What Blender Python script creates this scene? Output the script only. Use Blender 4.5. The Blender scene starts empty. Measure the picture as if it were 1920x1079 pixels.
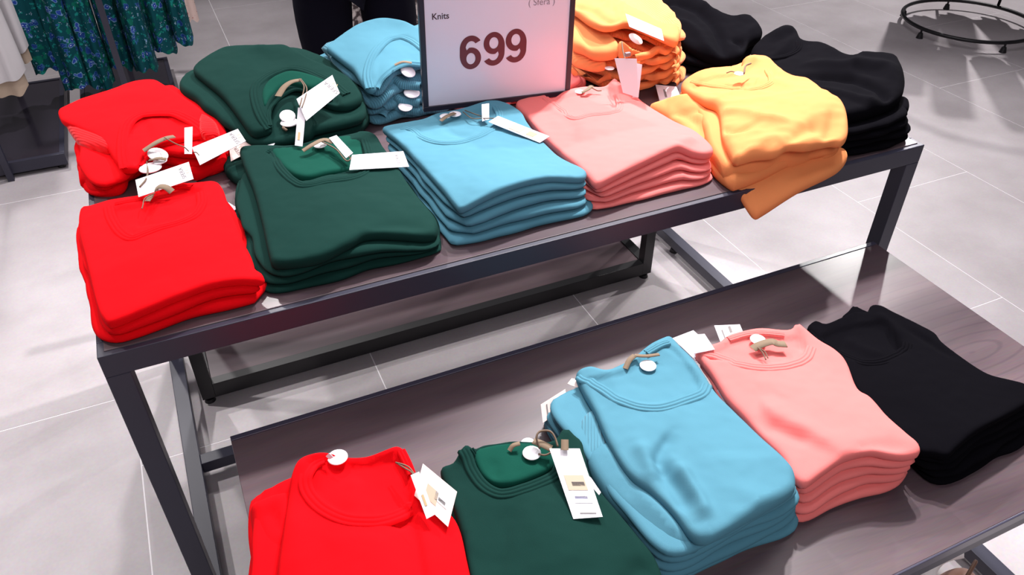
import bpy, bmesh, math, random
import numpy as np
from mathutils import Vector, Matrix, noise
from mathutils.geometry import delaunay_2d_cdt
from mathutils.bvhtree import BVHTree

C = bpy.context.scene.collection
D = bpy.data
random.seed(7)
PI = math.pi

# ------------------------------------------------------------------ camera
F_PX = 1478.0
PITCH, ROLL, YAW = math.radians(37.7), math.radians(0.15), math.radians(24.4)
EYE = np.array([0.0, 0.0, 1.65])


def camera_axes():
    cp, sp = math.cos(PITCH), math.sin(PITCH)
    R = np.array([1, 0, 0.]); F = np.array([0, cp, -sp]); U = np.array([0, sp, cp])
    c, s = math.cos(ROLL), math.sin(ROLL)
    A = np.array([c*R + s*U, -s*R + c*U, F])
    c, s = math.cos(YAW), math.sin(YAW)
    Z = np.array([[c, s, 0], [-s, c, 0], [0, 0, 1.]])
    return A @ Z.T


AX = camera_axes()


def ray(x, y):
    return AX.T @ np.array([x - 960, -(y - 539.5), F_PX])


def at(x, y, z):
    """point of the photograph -> place on the horizontal plane z"""
    d = ray(x, y)
    return EYE + d*(z - EYE[2])/d[2]


def at_y(x, y, Y):
    d = ray(x, y)
    return EYE + d*Y/d[1]


cam_d = D.cameras.new('camera')
cam_d.sensor_width = 36.0
cam_d.lens = F_PX/1920*36.0
cam_d.clip_start = 0.05
cam = D.objects.new('camera', cam_d)
C.objects.link(cam)
Mx = Matrix((tuple(AX[0]), tuple(AX[1]), tuple(-AX[2]))).transposed().to_4x4()
Mx.translation = Vector(EYE)
cam.matrix_world = Mx
bpy.context.scene.camera = cam

# ------------------------------------------------------------------ light
sc = bpy.context.scene
sc.view_settings.view_transform = 'Standard'
sc.view_settings.look = 'None'
sc.view_settings.gamma = 1.0
sc.view_settings.use_curve_mapping = False
sc.view_settings.exposure = -0.15
w = D.worlds.new('store_interior')
sc.world = w
w.use_nodes = True
wb = w.node_tree.nodes['Background']
wb.inputs['Color'].default_value = (1.0, 0.93, 0.98, 1)
wb.inputs['Strength'].default_value = 0.09


def spot(loc, aim, power, size=0.05, cone=70, blend=0.6, col=(1, 0.96, 0.95)):
    l = D.lights.new('ceiling_spot', 'SPOT')
    l.energy = power; l.shadow_soft_size = size
    l.spot_size = math.radians(cone); l.spot_blend = blend; l.color = col
    o = D.objects.new('ceiling_spot', l); C.objects.link(o)
    o.location = loc
    o.rotation_euler = (Vector(aim) - Vector(loc)).to_track_quat('-Z', 'Y').to_euler()
    return o


SPOTS = [
    ((1.6, 2.2, 3.2), (0.35, 0.95, 0.7), 330, 74),
    ((2.0, 2.3, 3.2), (1.15, 1.2, 0.8), 500, 44),
    ((2.9, 2.6, 3.2), (2.7, 1.6, 0.0), 200, 66),
    ((-0.7, 4.6, 3.2), (-0.1, 3.7, 0.3), 190, 85),
    ((-1.5, 2.6, 3.2), (-0.9, 1.8, 0.0), 205, 60),
    ((0.3, 3.6, 3.2), (0.3, 2.4, 0.6), 230, 85),
    ((5.3, 4.2, 3.2), (3.5, 2.6, 0.0), 420, 84),
]
for p_, a_, e_, c_ in SPOTS:
    spot(p_, a_, e_, 0.05, c_)
al = D.lights.new('soft_fill', 'AREA')  # soft overhead fill, added to stand in for light off the unseen ceiling
al.energy = 66; al.shape = 'RECTANGLE'; al.size = 3.0; al.size_y = 2.2; al.color = (1, 0.95, 0.985)
af = D.lights.new('soft_fill', 'AREA')  # front fill added high behind the camera to lift the front faces
af.energy = 36; af.shape = 'RECTANGLE'; af.size = 1.6; af.size_y = 1.0; af.color = (1, 0.95, 0.985)
afo = D.objects.new('soft_fill', af); C.objects.link(afo)
afo.location = (0.2, -1.1, 2.9)
afo.rotation_euler = (Vector((0.6, 1.0, 0.7)) - Vector(afo.location)).to_track_quat('-Z', 'Y').to_euler()
ao = D.objects.new('soft_fill', al); C.objects.link(ao)
ao.location = (0.9, 1.9, 3.3)

# ------------------------------------------------------------------ materials


def srgb(r, g, b):
    f = lambda c: (c/255/12.92) if c/255 <= 0.04045 else ((c/255 + 0.055)/1.055)**2.4
    return (f(r), f(g), f(b), 1)


def mat(name, col, rough=0.6, metal=0.0, spec=0.5):
    m = D.materials.new(name); m.use_nodes = True
    b = m.node_tree.nodes['Principled BSDF']
    b.inputs['Base Color'].default_value = col
    b.inputs['Roughness'].default_value = rough
    b.inputs['Metallic'].default_value = metal
    b.inputs['Specular IOR Level'].default_value = spec
    return m


def N(m, kind, **kw):
    n = m.node_tree.nodes.new(kind)
    for k, v in kw.items():
        if k in n.inputs: n.inputs[k].default_value = v
        else: setattr(n, k, v)
    return n


def L(m, a, b): m.node_tree.links.new(a, b)


def knit(name, col, sheen=0.15, var=0.12):
    m = mat(name, col, 0.95, 0, 0.04 if 'black' in name else 0.12)
    b = m.node_tree.nodes['Principled BSDF']
    b.inputs['Sheen Weight'].default_value = sheen
    b.inputs['Sheen Roughness'].default_value = 0.5
    b.inputs['Sheen Tint'].default_value = col
    tc = N(m, 'ShaderNodeTexCoord')
    n1 = N(m, 'ShaderNodeTexNoise', Scale=900.0, Detail=2.0)
    n2 = N(m, 'ShaderNodeTexNoise', Scale=9.0, Detail=3.0)
    L(m, tc.outputs['Object'], n1.inputs['Vector']); L(m, tc.outputs['Object'], n2.inputs['Vector'])
    mx = N(m, 'ShaderNodeMix', data_type='RGBA', blend_type='MULTIPLY')
    mx.inputs['Factor'].default_value = var
    mx.inputs['A'].default_value = col
    L(m, n1.outputs['Color'], mx.inputs['B'])
    L(m, mx.outputs['Result'], b.inputs['Base Color'])
    bp = N(m, 'ShaderNodeBump', Strength=0.18, Distance=0.001)
    L(m, n1.outputs['Fac'], bp.inputs['Height'])
    bp2 = N(m, 'ShaderNodeBump', Strength=0.25, Distance=0.006)
    L(m, n2.outputs['Fac'], bp2.inputs['Height']); L(m, bp.outputs['Normal'], bp2.inputs['Normal'])
    L(m, bp2.outputs['Normal'], b.inputs['Normal'])
    return m


def ribbed(name, col, pitch=0.005):
    m = mat(name, col, 0.95, 0, 0.1)
    b = m.node_tree.nodes['Principled BSDF']
    b.inputs['Sheen Weight'].default_value = 0.15
    uv = N(m, 'ShaderNodeUVMap')
    wv = N(m, 'ShaderNodeTexWave', wave_type='BANDS', bands_direction='X', Scale=2*PI/20/pitch, Distortion=0.5)
    wv.inputs['Detail'].default_value = 1.0
    L(m, uv.outputs['UV'], wv.inputs['Vector'])
    bp = N(m, 'ShaderNodeBump', Strength=0.6, Distance=0.0015)
    L(m, wv.outputs['Fac'], bp.inputs['Height'])
    L(m, bp.outputs['Normal'], b.inputs['Normal'])
    return m


COL = {'red': srgb(236, 4, 18), 'green': srgb(15, 50, 45), 'blue': srgb(84, 138, 158),
       'pink': srgb(240, 126, 123), 'yellow': srgb(238, 148, 92), 'black': srgb(9, 8, 13)}
KN = {k: knit('%s_knit' % k, v, 0.03 if k == 'black' else 0.12) for k, v in COL.items()}
RB = {k: ribbed('%s_rib' % k, v) for k, v in COL.items()}
INNER_GREEN = knit('green_inner_knit', srgb(12, 70, 58))

metal = mat('dark_painted_metal', srgb(50, 50, 66), 0.42, 0.0, 0.5)
lipm = mat('edge_metal', srgb(66, 64, 82), 0.3, 0.0, 0.6)
black_plastic = mat('black_plastic', srgb(16, 15, 20), 0.4)
paper = mat('white_card', srgb(232, 228, 236), 0.55, 0, 0.3)
cream = mat('cream_card', srgb(244, 222, 216), 0.6, 0, 0.3)
ink = mat('grey_ink', srgb(130, 126, 126), 0.7)
gold_ink = mat('gold_ink', srgb(200, 172, 128), 0.7)
dark_ink = mat('dark_ink', srgb(70, 50, 60), 0.6)
num_ink = mat('dark_red_ink', srgb(104, 42, 52), 0.35)
beige_print = mat('beige_print', srgb(184, 168, 146), 0.7)
taupe = mat('taupe_woven_label', srgb(126, 107, 88), 0.85)
cordm = mat('taupe_cord', srgb(112, 92, 76), 0.8)
white_plastic = mat('white_plastic', srgb(250, 246, 250), 0.3)


def wood(name, c1, c2, rough=0.3):
    m = mat(name, c1, rough, 0, 0.5)
    b = m.node_tree.nodes['Principled BSDF']
    tc = N(m, 'ShaderNodeTexCoord')
    mp = N(m, 'ShaderNodeMapping'); mp.inputs['Scale'].default_value = (1.1, 6.5, 1)
    nz = N(m, 'ShaderNodeTexNoise', Scale=1.6, Detail=2.0, Roughness=0.45)
    wv = N(m, 'ShaderNodeTexWave', wave_type='RINGS', rings_direction='Z', Scale=4.2, Distortion=2.4)
    wv.inputs['Detail'].default_value = 1.0; wv.inputs['Detail Scale'].default_value = 0.35
    mp2 = N(m, 'ShaderNodeMapping'); mp2.inputs['Scale'].default_value = (1.0, 3.4, 1); mp2.inputs['Location'].default_value = (-1.34, -2.36, 0)
    fine = N(m, 'ShaderNodeTexNoise', Scale=26.0, Detail=4.0)
    mp3 = N(m, 'ShaderNodeMapping'); mp3.inputs['Scale'].default_value = (1, 14, 1)
    L(m, tc.outputs['Object'], mp.inputs['Vector']); L(m, mp.outputs['Vector'], nz.inputs['Vector'])
    L(m, tc.outputs['Object'], mp2.inputs['Vector']); L(m, mp2.outputs['Vector'], wv.inputs['Vector'])
    L(m, tc.outputs['Object'], mp3.inputs['Vector']); L(m, mp3.outputs['Vector'], fine.inputs['Vector'])
    r = N(m, 'ShaderNodeValToRGB')
    r.color_ramp.elements[0].color = c1; r.color_ramp.elements[1].color = c2
    r.color_ramp.elements[0].position = 0.3; r.color_ramp.elements[1].position = 0.7
    L(m, nz.outputs['Fac'], r.inputs['Fac'])
    rr = N(m, 'ShaderNodeValToRGB')
    rr.color_ramp.elements[0].position = 0.0; rr.color_ramp.elements[0].color = (0.62, 0.62, 0.7, 1)
    rr.color_ramp.elements[1].position = 0.16; rr.color_ramp.elements[1].color = (1, 1, 1, 1)
    L(m, wv.outputs['Fac'], rr.inputs['Fac'])
    mx = N(m, 'ShaderNodeMix', data_type='RGBA', blend_type='MULTIPLY'); gr = N(m, 'ShaderNodeVectorMath', operation='LENGTH'); L(m, mp2.outputs['Vector'], gr.inputs[0])
    mr = N(m, 'ShaderNodeMapRange'); mr.inputs['From Min'].default_value = 0.2; mr.inputs['From Max'].default_value = 1.3; mr.inputs['To Min'].default_value = 0.75; mr.inputs['To Max'].default_value = 0.1
    L(m, gr.outputs['Value'], mr.inputs['Value']); L(m, mr.outputs['Result'], mx.inputs['Factor'])
    L(m, r.outputs['Color'], mx.inputs['A']); L(m, rr.outputs['Color'], mx.inputs['B'])
    mf = N(m, 'ShaderNodeMix', data_type='RGBA', blend_type='MULTIPLY'); mf.inputs['Factor'].default_value = 0.35
    L(m, mx.outputs['Result'], mf.inputs['A']); L(m, fine.outputs['Color'], mf.inputs['B'])
    L(m, mf.outputs['Result'], b.inputs['Base Color'])
    return m


woodm = wood('dark_stained_wood', srgb(76, 61, 68), srgb(114, 97, 102))


def tile_material():
    m = mat('concrete_look_tile', srgb(190, 183, 186), 0.42, 0, 0.35)
    b = m.node_tree.nodes['Principled BSDF']
    geo = N(m, 'ShaderNodeNewGeometry')
    n1 = N(m, 'ShaderNodeTexNoise', Scale=2.2, Detail=5.0, Roughness=0.6)
    n2 = N(m, 'ShaderNodeTexNoise', Scale=120.0, Detail=3.0)
    L(m, geo.outputs['Position'], n1.inputs['Vector']); L(m, geo.outputs['Position'], n2.inputs['Vector'])
    r = N(m, 'ShaderNodeValToRGB')
    r.color_ramp.elements[0].color = srgb(182, 174, 177); r.color_ramp.elements[1].color = srgb(208, 201, 205)
    r.color_ramp.elements[0].position = 0.3; r.color_ramp.elements[1].position = 0.68
    L(m, n1.outputs['Fac'], r.inputs['Fac'])
    mx = N(m, 'ShaderNodeMix', data_type='RGBA', blend_type='MULTIPLY'); mx.inputs['Factor'].default_value = 0.22
    L(m, r.outputs['Color'], mx.inputs['A']); L(m, n2.outputs['Color'], mx.inputs['B'])
    L(m, mx.outputs['Result'], b.inputs['Base Color'])
    return m


tilem = tile_material()
grout = mat('pale_grout', srgb(250, 246, 250), 0.6)

# ------------------------------------------------------------------ object helpers


def link_mesh(name, me, m, parent=None, smooth=False):
    o = D.objects.new(name, me); C.objects.link(o)
    if m is not None: me.materials.append(m)
    if smooth: me.shade_smooth()
    if parent is not None:
        o.parent = parent
        o.matrix_parent_inverse = Matrix.Translation(-Vector(parent.location)) if parent.type == 'EMPTY' else Matrix.Translation(-parent.matrix_basis.translation)
    return o


def obj(name, bm, m, parent=None, smooth=False):
    me = D.meshes.new(name); bm.to_mesh(me); bm.free()
    return link_mesh(name, me, m, parent, smooth)


def thing(name, label, cat, loc=(0, 0, 0), group=None):
    o = D.objects.new(name, None); C.objects.link(o)
    o.location = loc; o.empty_display_size = 0.05
    o['label'] = label; o['category'] = cat
    if group: o['group'] = group
    return o


def tagp(o, label, cat, group=None):
    o['label'] = label; o['category'] = cat
    if group: o['group'] = group
    return o


def add_box(bm, x0, x1, y0, y1, z0, z1, bev=0.0):
    r = bmesh.ops.create_cube(bm, size=1.0)
    vs = r['verts']
    for v in vs:
        v.co = Vector((x0 if v.co.x < 0 else x1, y0 if v.co.y < 0 else y1, z0 if v.co.z < 0 else z1))
    if bev:
        es = list({e for v in vs for e in v.link_edges})
        bmesh.ops.bevel(bm, geom=es, offset=bev, segments=2, affect='EDGES', profile=0.5)


def box(name, x0, x1, y0, y1, z0, z1, m, parent=None, bev=0.0):
    bm = bmesh.new(); add_box(bm, x0, x1, y0, y1, z0, z1, bev)
    return obj(name, bm, m, parent)


def catmull(P, n, closed):
    P = np.asarray(P, float); out = []
    k = len(P); segs = k if closed else k - 1
    for i in range(segs):
        p1, p2 = P[i], P[(i+1) % k]
        p0 = P[i-1] if (closed or i > 0) else 2*p1 - p2
        p3 = P[(i+2) % k] if (closed or i + 2 < k) else 2*p2 - p1
        for j in range(n):
            t = j/n
            out.append(0.5*((2*p1) + (-p0+p2)*t + (2*p0-5*p1+4*p2-p3)*t*t + (-p0+3*p1-3*p2+p3)*t**3))
    if not closed: out.append(P[-1])
    return np.array(out)


def resample(P, step, closed):
    Q = np.vstack([P, P[:1]]) if closed else P
    d = np.r_[0, np.cumsum(np.linalg.norm(np.diff(Q, axis=0), axis=1))]
    n = max(4, int(round(d[-1]/step)))
    t = np.linspace(0, d[-1], n + 1)
    R = np.array([np.interp(t, d, Q[:, i]) for i in range(Q.shape[1])]).T
    return R[:-1] if closed else R


def seg_dist(X, A, B):
    """distance and signed side of points X (n,2) to segments A->B (m,2)"""
    out_d = np.full(len(X), 1e9); out_s = np.zeros(len(X)); out_t = np.zeros(len(X))
    m = len(A)
    for i in range(m):
        ab = B[i] - A[i]; l2 = ab @ ab + 1e-12
        ap = X - A[i]
        t = np.clip((ap @ ab)/l2, 0, 1)
        q = ap - t[:, None]*ab
        d = np.sqrt((q*q).sum(1))
        s = ab[0]*ap[:, 1] - ab[1]*ap[:, 0]
        k = d < out_d
        out_d[k] = d[k]; out_s[k] = np.sign(s[k]); out_t[k] = (i + t[k])/m
    return out_d, out_s, out_t


def inside(X, P):
    c = np.zeros(len(X), bool); j = len(P) - 1
    for i in range(len(P)):
        a, b = P[i], P[j]
        k = ((a[1] > X[:, 1]) != (b[1] > X[:, 1]))
        with np.errstate(divide='ignore', invalid='ignore'):
            xx = (b[0]-a[0])*(X[:, 1]-a[1])/(b[1]-a[1]) + a[0]
        c ^= k & (X[:, 0] < xx)
        j = i
    return c


class Surf:
    """smooth surface z(x,y) through control points (thin plate)"""
    def __init__(self, P, lam=1e-4):
        P = np.asarray(P, float); self.P = P[:, :2]; n = len(P)
        K = self.k(self.P) + lam*np.eye(n)
        Q = np.c_[np.ones(n), self.P]
        A = np.block([[K, Q], [Q.T, np.zeros((3, 3))]])
        self.w = np.linalg.lstsq(A, np.r_[P[:, 2], 0, 0, 0], rcond=None)[0]

    def k(self, X):
        r2 = ((X[:, None] - self.P[None])**2).sum(2)
        return 0.5*r2*np.log(r2 + 1e-9)

    def __call__(self, X):
        X = np.atleast_2d(X)
        return self.k(X) @ self.w[:-3] + np.c_[np.ones(len(X)), X] @ self.w[-3:]


class Const:
    def __init__(self, z): self.z = z
    def __call__(self, X): return np.full(len(np.atleast_2d(X)), self.z)


def fbm(X, s, seed):
    return np.array([noise.noise(Vector((x*s, y*s, seed))) for x, y in X])


class Feature:
    """('r', pts, width, amp[, width2])  ridge/valley along a line
       ('d', polygon, depth, soft)       dip inside polygon
       ('p', pt, radius, amp)            puff"""
    def __init__(self, f, z):
        self.f = f
        if f[0] == 'p':
            self.q = at(f[1][0], f[1][1], z)[:2]
        else:
            W = np.array([at(p[0], p[1], z)[:2] for p in f[1]])
            self.q = catmull(W, 5, f[0] == 'd')

    def __call__(self, X):
        f = self.f
        if f[0] == 'p':
            d = np.linalg.norm(X - self.q, axis=1)
            return f[3]*np.exp(-(d/f[2])**2)
        if f[0] == 'r':
            d, s, t = seg_dist(X, self.q[:-1], self.q[1:])
            w2 = f[4] if len(f) > 4 else f[2]
            wd = np.where(s > 0, f[2], w2)
            tap = np.clip(np.minimum(t, 1-t)*5, 0, 1)
            tap = 0.25 + 0.75*tap
            return f[3]*tap*np.exp(-(d/wd)**2)
        d, s, t = seg_dist(X, self.q, np.roll(self.q, -1, 0))
        ins = inside(X, self.q)
        sd = np.where(ins, d, -d)
        u = np.clip(sd/f[3]*0.5 + 0.5, 0, 1)
        return -f[2]*u*u*(3-2*u)


class Sheet:
    def __init__(self, outline, S, T, feats=(), r=None, g=0.0065, bstep=0.006, nz=0.0015, seed=1.0, crease=None):
        """outline: world (n,2)  S: mid surface  T: thickness"""
        self.S, self.T, self.seed, self.nz = S, T, seed, nz
        self.out = resample(outline, bstep, True)
        self.r = r if r else (T/2*1.15 if not callable(T) else 0.012)
        self.feats = feats; self.crease = crease; self.pw = 2.4
        self.g = g

    def t(self, X):
        return self.T(X) if callable(self.T) else np.full(len(X), self.T)

    def half(self, X, d):
        u = np.clip(d/self.r, 0, 1)
        return self.t(X)/2*np.clip(1-(1-u)**self.pw, 0, 1)**(1/self.pw)

    def dist(self, X):
        return seg_dist(X, self.out, np.roll(self.out, -1, 0))[0]

    def top(self, X, d=None):
        X = np.atleast_2d(X)
        if d is None: d = np.where(inside(X, self.out), self.dist(X), 0)
        z = self.S(X) + self.half(X, d)
        if self.crease:
            A_, sc_, an_, st_ = self.crease
            c_, s_ = math.cos(an_), math.sin(an_)
            Y = np.c_[(X[:, 0]*c_ + X[:, 1]*s_)/st_, -X[:, 0]*s_ + X[:, 1]*c_]
            Y = Y + 0.02*np.c_[fbm(X, 9, self.seed+2), fbm(X, 9, self.seed+8)]
            rg = 1 - np.abs(fbm(Y, sc_, self.seed+3))*2.2
            z = z + A_*np.clip(rg, 0, 1)**2*np.clip(d/self.r, 0, 1)*np.clip(fbm(X, 6, self.seed+4)*2+.6, 0, 1)
        fade = np.clip(d/self.r, 0, 1)
        dz = np.zeros(len(X))
        for f in self.feats: dz += f(X)
        if self.nz: dz += self.nz*(fbm(X, 22, self.seed) + 0.6*fbm(X, 55, self.seed+5))
        return z + dz*np.maximum(fade, 0.25)*np.where(d <= 0, 0, 1)

    def on(self, px, py, lift=0.0, z0=0.85):
        d = Vector(ray(px, py)).normalized()
        hit = self.bvh.ray_cast(Vector(EYE), d)
        if hit[0] is None:
            near = self.bvh.find_nearest(Vector(at(px, py, z0)))
            p = near[0].copy()
        else: p = hit[0].copy()
        p.z += lift
        return p

    def mesh(self, name, uvdir=0.0):
        out = self.out; n = len(out); r = self.r
        a = np.roll(out, -1, 0) - np.roll(out, 1, 0)
        nrm = np.c_[-a[:, 1], a[:, 0]]; nrm /= np.linalg.norm(nrm, axis=1)[:, None] + 1e-12
        area = 0.5*np.sum(out[:, 0]*np.roll(out[:, 1], -1) - np.roll(out[:, 0], -1)*out[:, 1])
        if area < 0: nrm = -nrm
        pts = [out]; dd = [np.zeros(n)]
        for th in (18, 38, 62, 90):
            d = r*(1-math.cos(math.radians(th)))
            q = out + nrm*d
            if th in (62, 90) : q = q[::1]
            ok = inside(q, out)
            dq = np.zeros(len(q)); dq[ok] = self.dist(q[ok])
            ok &= dq > d*0.93
            pts.append(q[ok]); dd.append(dq[ok])
        lo, hi = out.min(0), out.max(0); g = self.g
        gx, gy = np.meshgrid(np.arange(lo[0], hi[0], g), np.arange(lo[1], hi[1], g*0.87))
        gx[1::2] += g/2
        G = np.c_[gx.ravel(), gy.ravel()]
        G = G[inside(G, out)]
        dg = self.dist(G) if len(G) else np.zeros(0)
        k = dg > r*1.0 + g*0.45
        pts.append(G[k]); dd.append(dg[k])
        X = np.vstack(pts); d = np.concatenate(dd)
        res = delaunay_2d_cdt([Vector((float(x), float(y))) for x, y in X], [], [list(range(n))], 1, 1e-7)
        V = np.array([(v.x, v.y) for v in res[0]]); faces = res[2]; orig = res[3]
        dv = np.array([d[o[0]] if o else 0 for o in orig])
        isb = np.array([bool(o) and min(o) < n for o in orig])
        dv[isb] = 0
        zt = self.top(V, dv); S = self.S(V)
        zt[isb] = S[isb]
        zb = S - self.half(V, dv)
        m = len(V)
        bidx = np.full(m, -1); cnt = m; bot = []
        for i in range(m):
            if isb[i]: bidx[i] = i
            else:
                bidx[i] = cnt; cnt += 1; bot.append((V[i, 0], V[i, 1], min(zb[i], zt[i]-0.002)))
        verts = [(V[i, 0], V[i, 1], zt[i]) for i in range(m)] + bot
        F = []
        for f in faces:
            a_ = V[f[0]]; b_ = V[f[1]]; c_ = V[f[2]]
            ccw = (b_[0]-a_[0])*(c_[1]-a_[1]) - (b_[1]-a_[1])*(c_[0]-a_[0]) > 0
            f = list(f) if ccw else list(reversed(f))
            F.append(f); F.append([int(bidx[i]) for i in reversed(f)])
        self.bvh = BVHTree.FromPolygons([tuple(float(c) for c in v) for v in verts], F)
        me = D.meshes.new(name)
        me.from_pydata([tuple(float(c) for c in v) for v in verts], [], F)
        me.update()
        uv = me.uv_layers.new(name='UVMap')
        c, s = math.cos(uvdir), math.sin(uvdir)
        vi = np.zeros(len(me.loops), np.int32); me.loops.foreach_get('vertex_index', vi)
        co = np.array(verts)
        U = np.c_[co[vi, 0]*c + co[vi, 1]*s, -co[vi, 0]*s + co[vi, 1]*c]
        uv.data.foreach_set('uv', U.ravel())
        return me


def star(P, n=96):
    """resample a world outline by angle about its centroid so outlines can be blended"""
    P = catmull(P, 8, True); c = P.mean(0)
    ang = np.arctan2(P[:, 1]-c[1], P[:, 0]-c[0]); rad = np.linalg.norm(P-c, axis=1)
    o = np.argsort(ang); ang, rad = ang[o], rad[o]
    a = np.linspace(-PI, PI, n, endpoint=False)
    r = np.interp(a, np.r_[ang-2*PI, ang, ang+2*PI], np.r_[rad, rad, rad])
    return c, a, r


def ribbon(name, pts, width, prof, m, parent, normal=None, closed=False, uscale=1.0):
    """strip swept along 3-D points; prof = list of (across -0.5..0.5, height)"""
    P = [Vector(p) for p in pts]
    bm = bmesh.new(); uvl = bm.loops.layers.uv.new('UVMap')
    rows = []; s = 0; ss = []
    for i, p in enumerate(P):
        t = (P[min(i+1, len(P)-1)] - P[max(i-1, 0)]).normalized()
        nn = Vector(normal) if normal else Vector((0, 0, 1))
        side = t.cross(nn).normalized(); up = side.cross(t).normalized()
        if i: s += (p - P[i-1]).length
        ss.append(s)
        rows.append([bm.verts.new(p + side*(a*width) + up*h) for a, h in prof])
    for i in range(len(rows)-1):
        for j in range(len(prof)-1):
            f = bm.faces.new((rows[i][j], rows[i][j+1], rows[i+1][j+1], rows[i+1][j]))
            for lp, (u, v) in zip(f.loops, ((ss[i], prof[j][0]), (ss[i], prof[j+1][0]), (ss[i+1], prof[j+1][0]), (ss[i+1], prof[j][0]))):
                lp[uvl].uv = (u*uscale, v*width)
    return obj(name, bm, m, parent, True)


BAND = [(-0.5, -0.002), (-0.47, 0.0012), (-0.36, 0.0022), (-0.22, 0.002), (-0.17, 0.0002), (-0.12, 0.0024), (0.0, 0.003), (0.12, 0.0024), (0.17, 0.0002), (0.22, 0.002), (0.4, 0.002), (0.5, -0.003)]
FLAT = [(-0.5, -0.0006), (-0.48, 0.0008), (0.48, 0.0008), (0.5, -0.0006)]


def tube(name, pts, rad, m, parent=None, seg=6, cyc=False):
    P = [Vector(p) for p in pts]
    bm = bmesh.new(); rows = []
    n = len(P)
    up = Vector((0.13, 0.21, 1)).normalized()
    for i, p in enumerate(P):
        if cyc: t = (P[(i+1) % n] - P[i-1]).normalized()
        else: t = (P[min(i+1, n-1)] - P[max(i-1, 0)]).normalized()
        a = t.cross(up)
        if a.length < 1e-3: a = t.cross(Vector((1, 0, 0)))
        a.normalize(); b = t.cross(a).normalized()
        rr = rad if not hasattr(rad, '__len__') else rad[i]
        rows.append([bm.verts.new(p + (a*math.cos(2*PI*k/seg) + b*math.sin(2*PI*k/seg))*rr) for k in range(seg)])
    m_ = n if cyc else n - 1
    for i in range(m_):
        r0, r1 = rows[i], rows[(i+1) % n]
        for k in range(seg):
            bm.faces.new((r0[k], r0[(k+1) % seg], r1[(k+1) % seg], r1[k]))
    if not cyc:
        bm.faces.new(list(reversed(rows[0]))); bm.faces.new(rows[-1])
    bmesh.ops.recalc_face_normals(bm, faces=bm.faces)
    return obj(name, bm, m, parent, True)


def quad_card(name, P, m, parent, thick=0.0006):
    """thin card through 3-D polygon P"""
    P = [Vector(p) for p in P]
    n = (P[1]-P[0]).cross(P[2]-P[0]).normalized()
    if n.z < 0: P = P[::-1]; n = -n
    bm = bmesh.new()
    a = [bm.verts.new(p + n*thick) for p in P]; b = [bm.verts.new(p - n*thick) for p in P]
    bm.faces.new(a); bm.faces.new(b[::-1])
    k = len(P)
    for i in range(k):
        bm.faces.new((a[i], b[i], b[(i+1) % k], a[(i+1) % k]))
    bmesh.ops.recalc_face_normals(bm, faces=bm.faces)
    return obj(name, bm, m, parent)


def text_mesh(name, body, size, m, parent, origin, xdir, ydir, offset=0.0, ext=0.0):
    cu = D.curves.new(name, 'FONT'); cu.body = body; cu.size = size
    cu.offset = offset; cu.extrude = ext; cu.align_x = 'CENTER'; cu.align_y = 'CENTER'
    t = D.objects.new(name, cu); C.objects.link(t)
    dg = bpy.context.evaluated_depsgraph_get()
    me = D.meshes.new_from_object(t.evaluated_get(dg))
    D.objects.remove(t)
    me.name = name
    x = Vector(xdir).normalized(); y = Vector(ydir); y = (y - x*y.dot(x)).normalized(); z = x.cross(y)
    M = Matrix((x, y, z)).transposed().to_4x4(); M.translation = Vector(origin)
    me.transform(M)
    me.materials.clear()
    return link_mesh(name, me, m, parent)


# ------------------------------------------------------------------ floor
floor = box('floor', -6, 9, -3, 11, -0.05, -0.0006, grout)
floor['kind'] = 'structure'
XJ = [-5.0, -4.33, -3.66, -3.0, -2.33, -1.66, -1.0, -0.33, 0.345, 1.054, 1.732, 2.37, 2.972, 3.56, 4.18, 4.82, 5.46, 6.1, 6.74]
YO = {7: 1.643, 8: 5.32, 9: 1.25, 10: 1.888+0.66, 11: 1.888, 12: 1.6, 13: 3.9, 6: 1.93}
for i in range(len(XJ)-1):
    y0 = YO.get(i, 1.93 if i % 2 == 0 else 1.3)
    k0 = math.ceil((-1.5 - y0)/1.33)
    for k in range(k0, k0+8):
        a = y0 + k*1.33; b = a + 1.33
        if a > 8.5: break
        gp = 0.0017
        bm = bmesh.new()
        add_box(bm, XJ[i]+gp, XJ[i+1]-gp, a+gp, b-gp, -0.02, 0.0)
        obj('tile', bm, tilem, floor)

# ------------------------------------------------------------------ tables
TZ, LZ = 0.812, 0.57
TX0, TX1, TY0, TY1 = -0.216, 1.528, 1.09, 2.03
tall = thing('display_table', 'tall dark wood and metal display table carrying two rows of folded sweaters and the sign', 'table', (0.65, 1.56, 0))
wd = 0.038
box('table_top', TX0+0.011, TX1-0.011, TY0+0.011, TY1-0.011, TZ-0.012, TZ, woodm, tall, 0.0012)
box('apron', TX0, TX1, TY0, TY0+wd, TZ-0.046, TZ-0.002, metal, tall, 0.0015)
box('apron', TX0, TX1, TY1-wd, TY1, TZ-0.046, TZ-0.002, metal, tall, 0.0015)
box('apron', TX0, TX0+wd, TY0+wd, TY1-wd, TZ-0.046, TZ-0.002, metal, tall, 0.0015)
box('apron', TX1-wd, TX1, TY0+wd, TY1-wd, TZ-0.046, TZ-0.002, metal, tall, 0.0015)
for x in (TX0, TX1-wd):
    for y in (TY0, TY1-wd):
        box('leg', x, x+wd, y, y+wd, 0.025, TZ-0.046, metal, tall, 0.0015)
    box('floor_rail', x, x+wd, TY0+wd, TY1-wd, 0.025, 0.06, metal, tall, 0.0015)
box('cross_rail', TX0+wd, TX1-wd, 1.525, 1.56, 0.025, 0.06, metal, tall, 0.0015)


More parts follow.
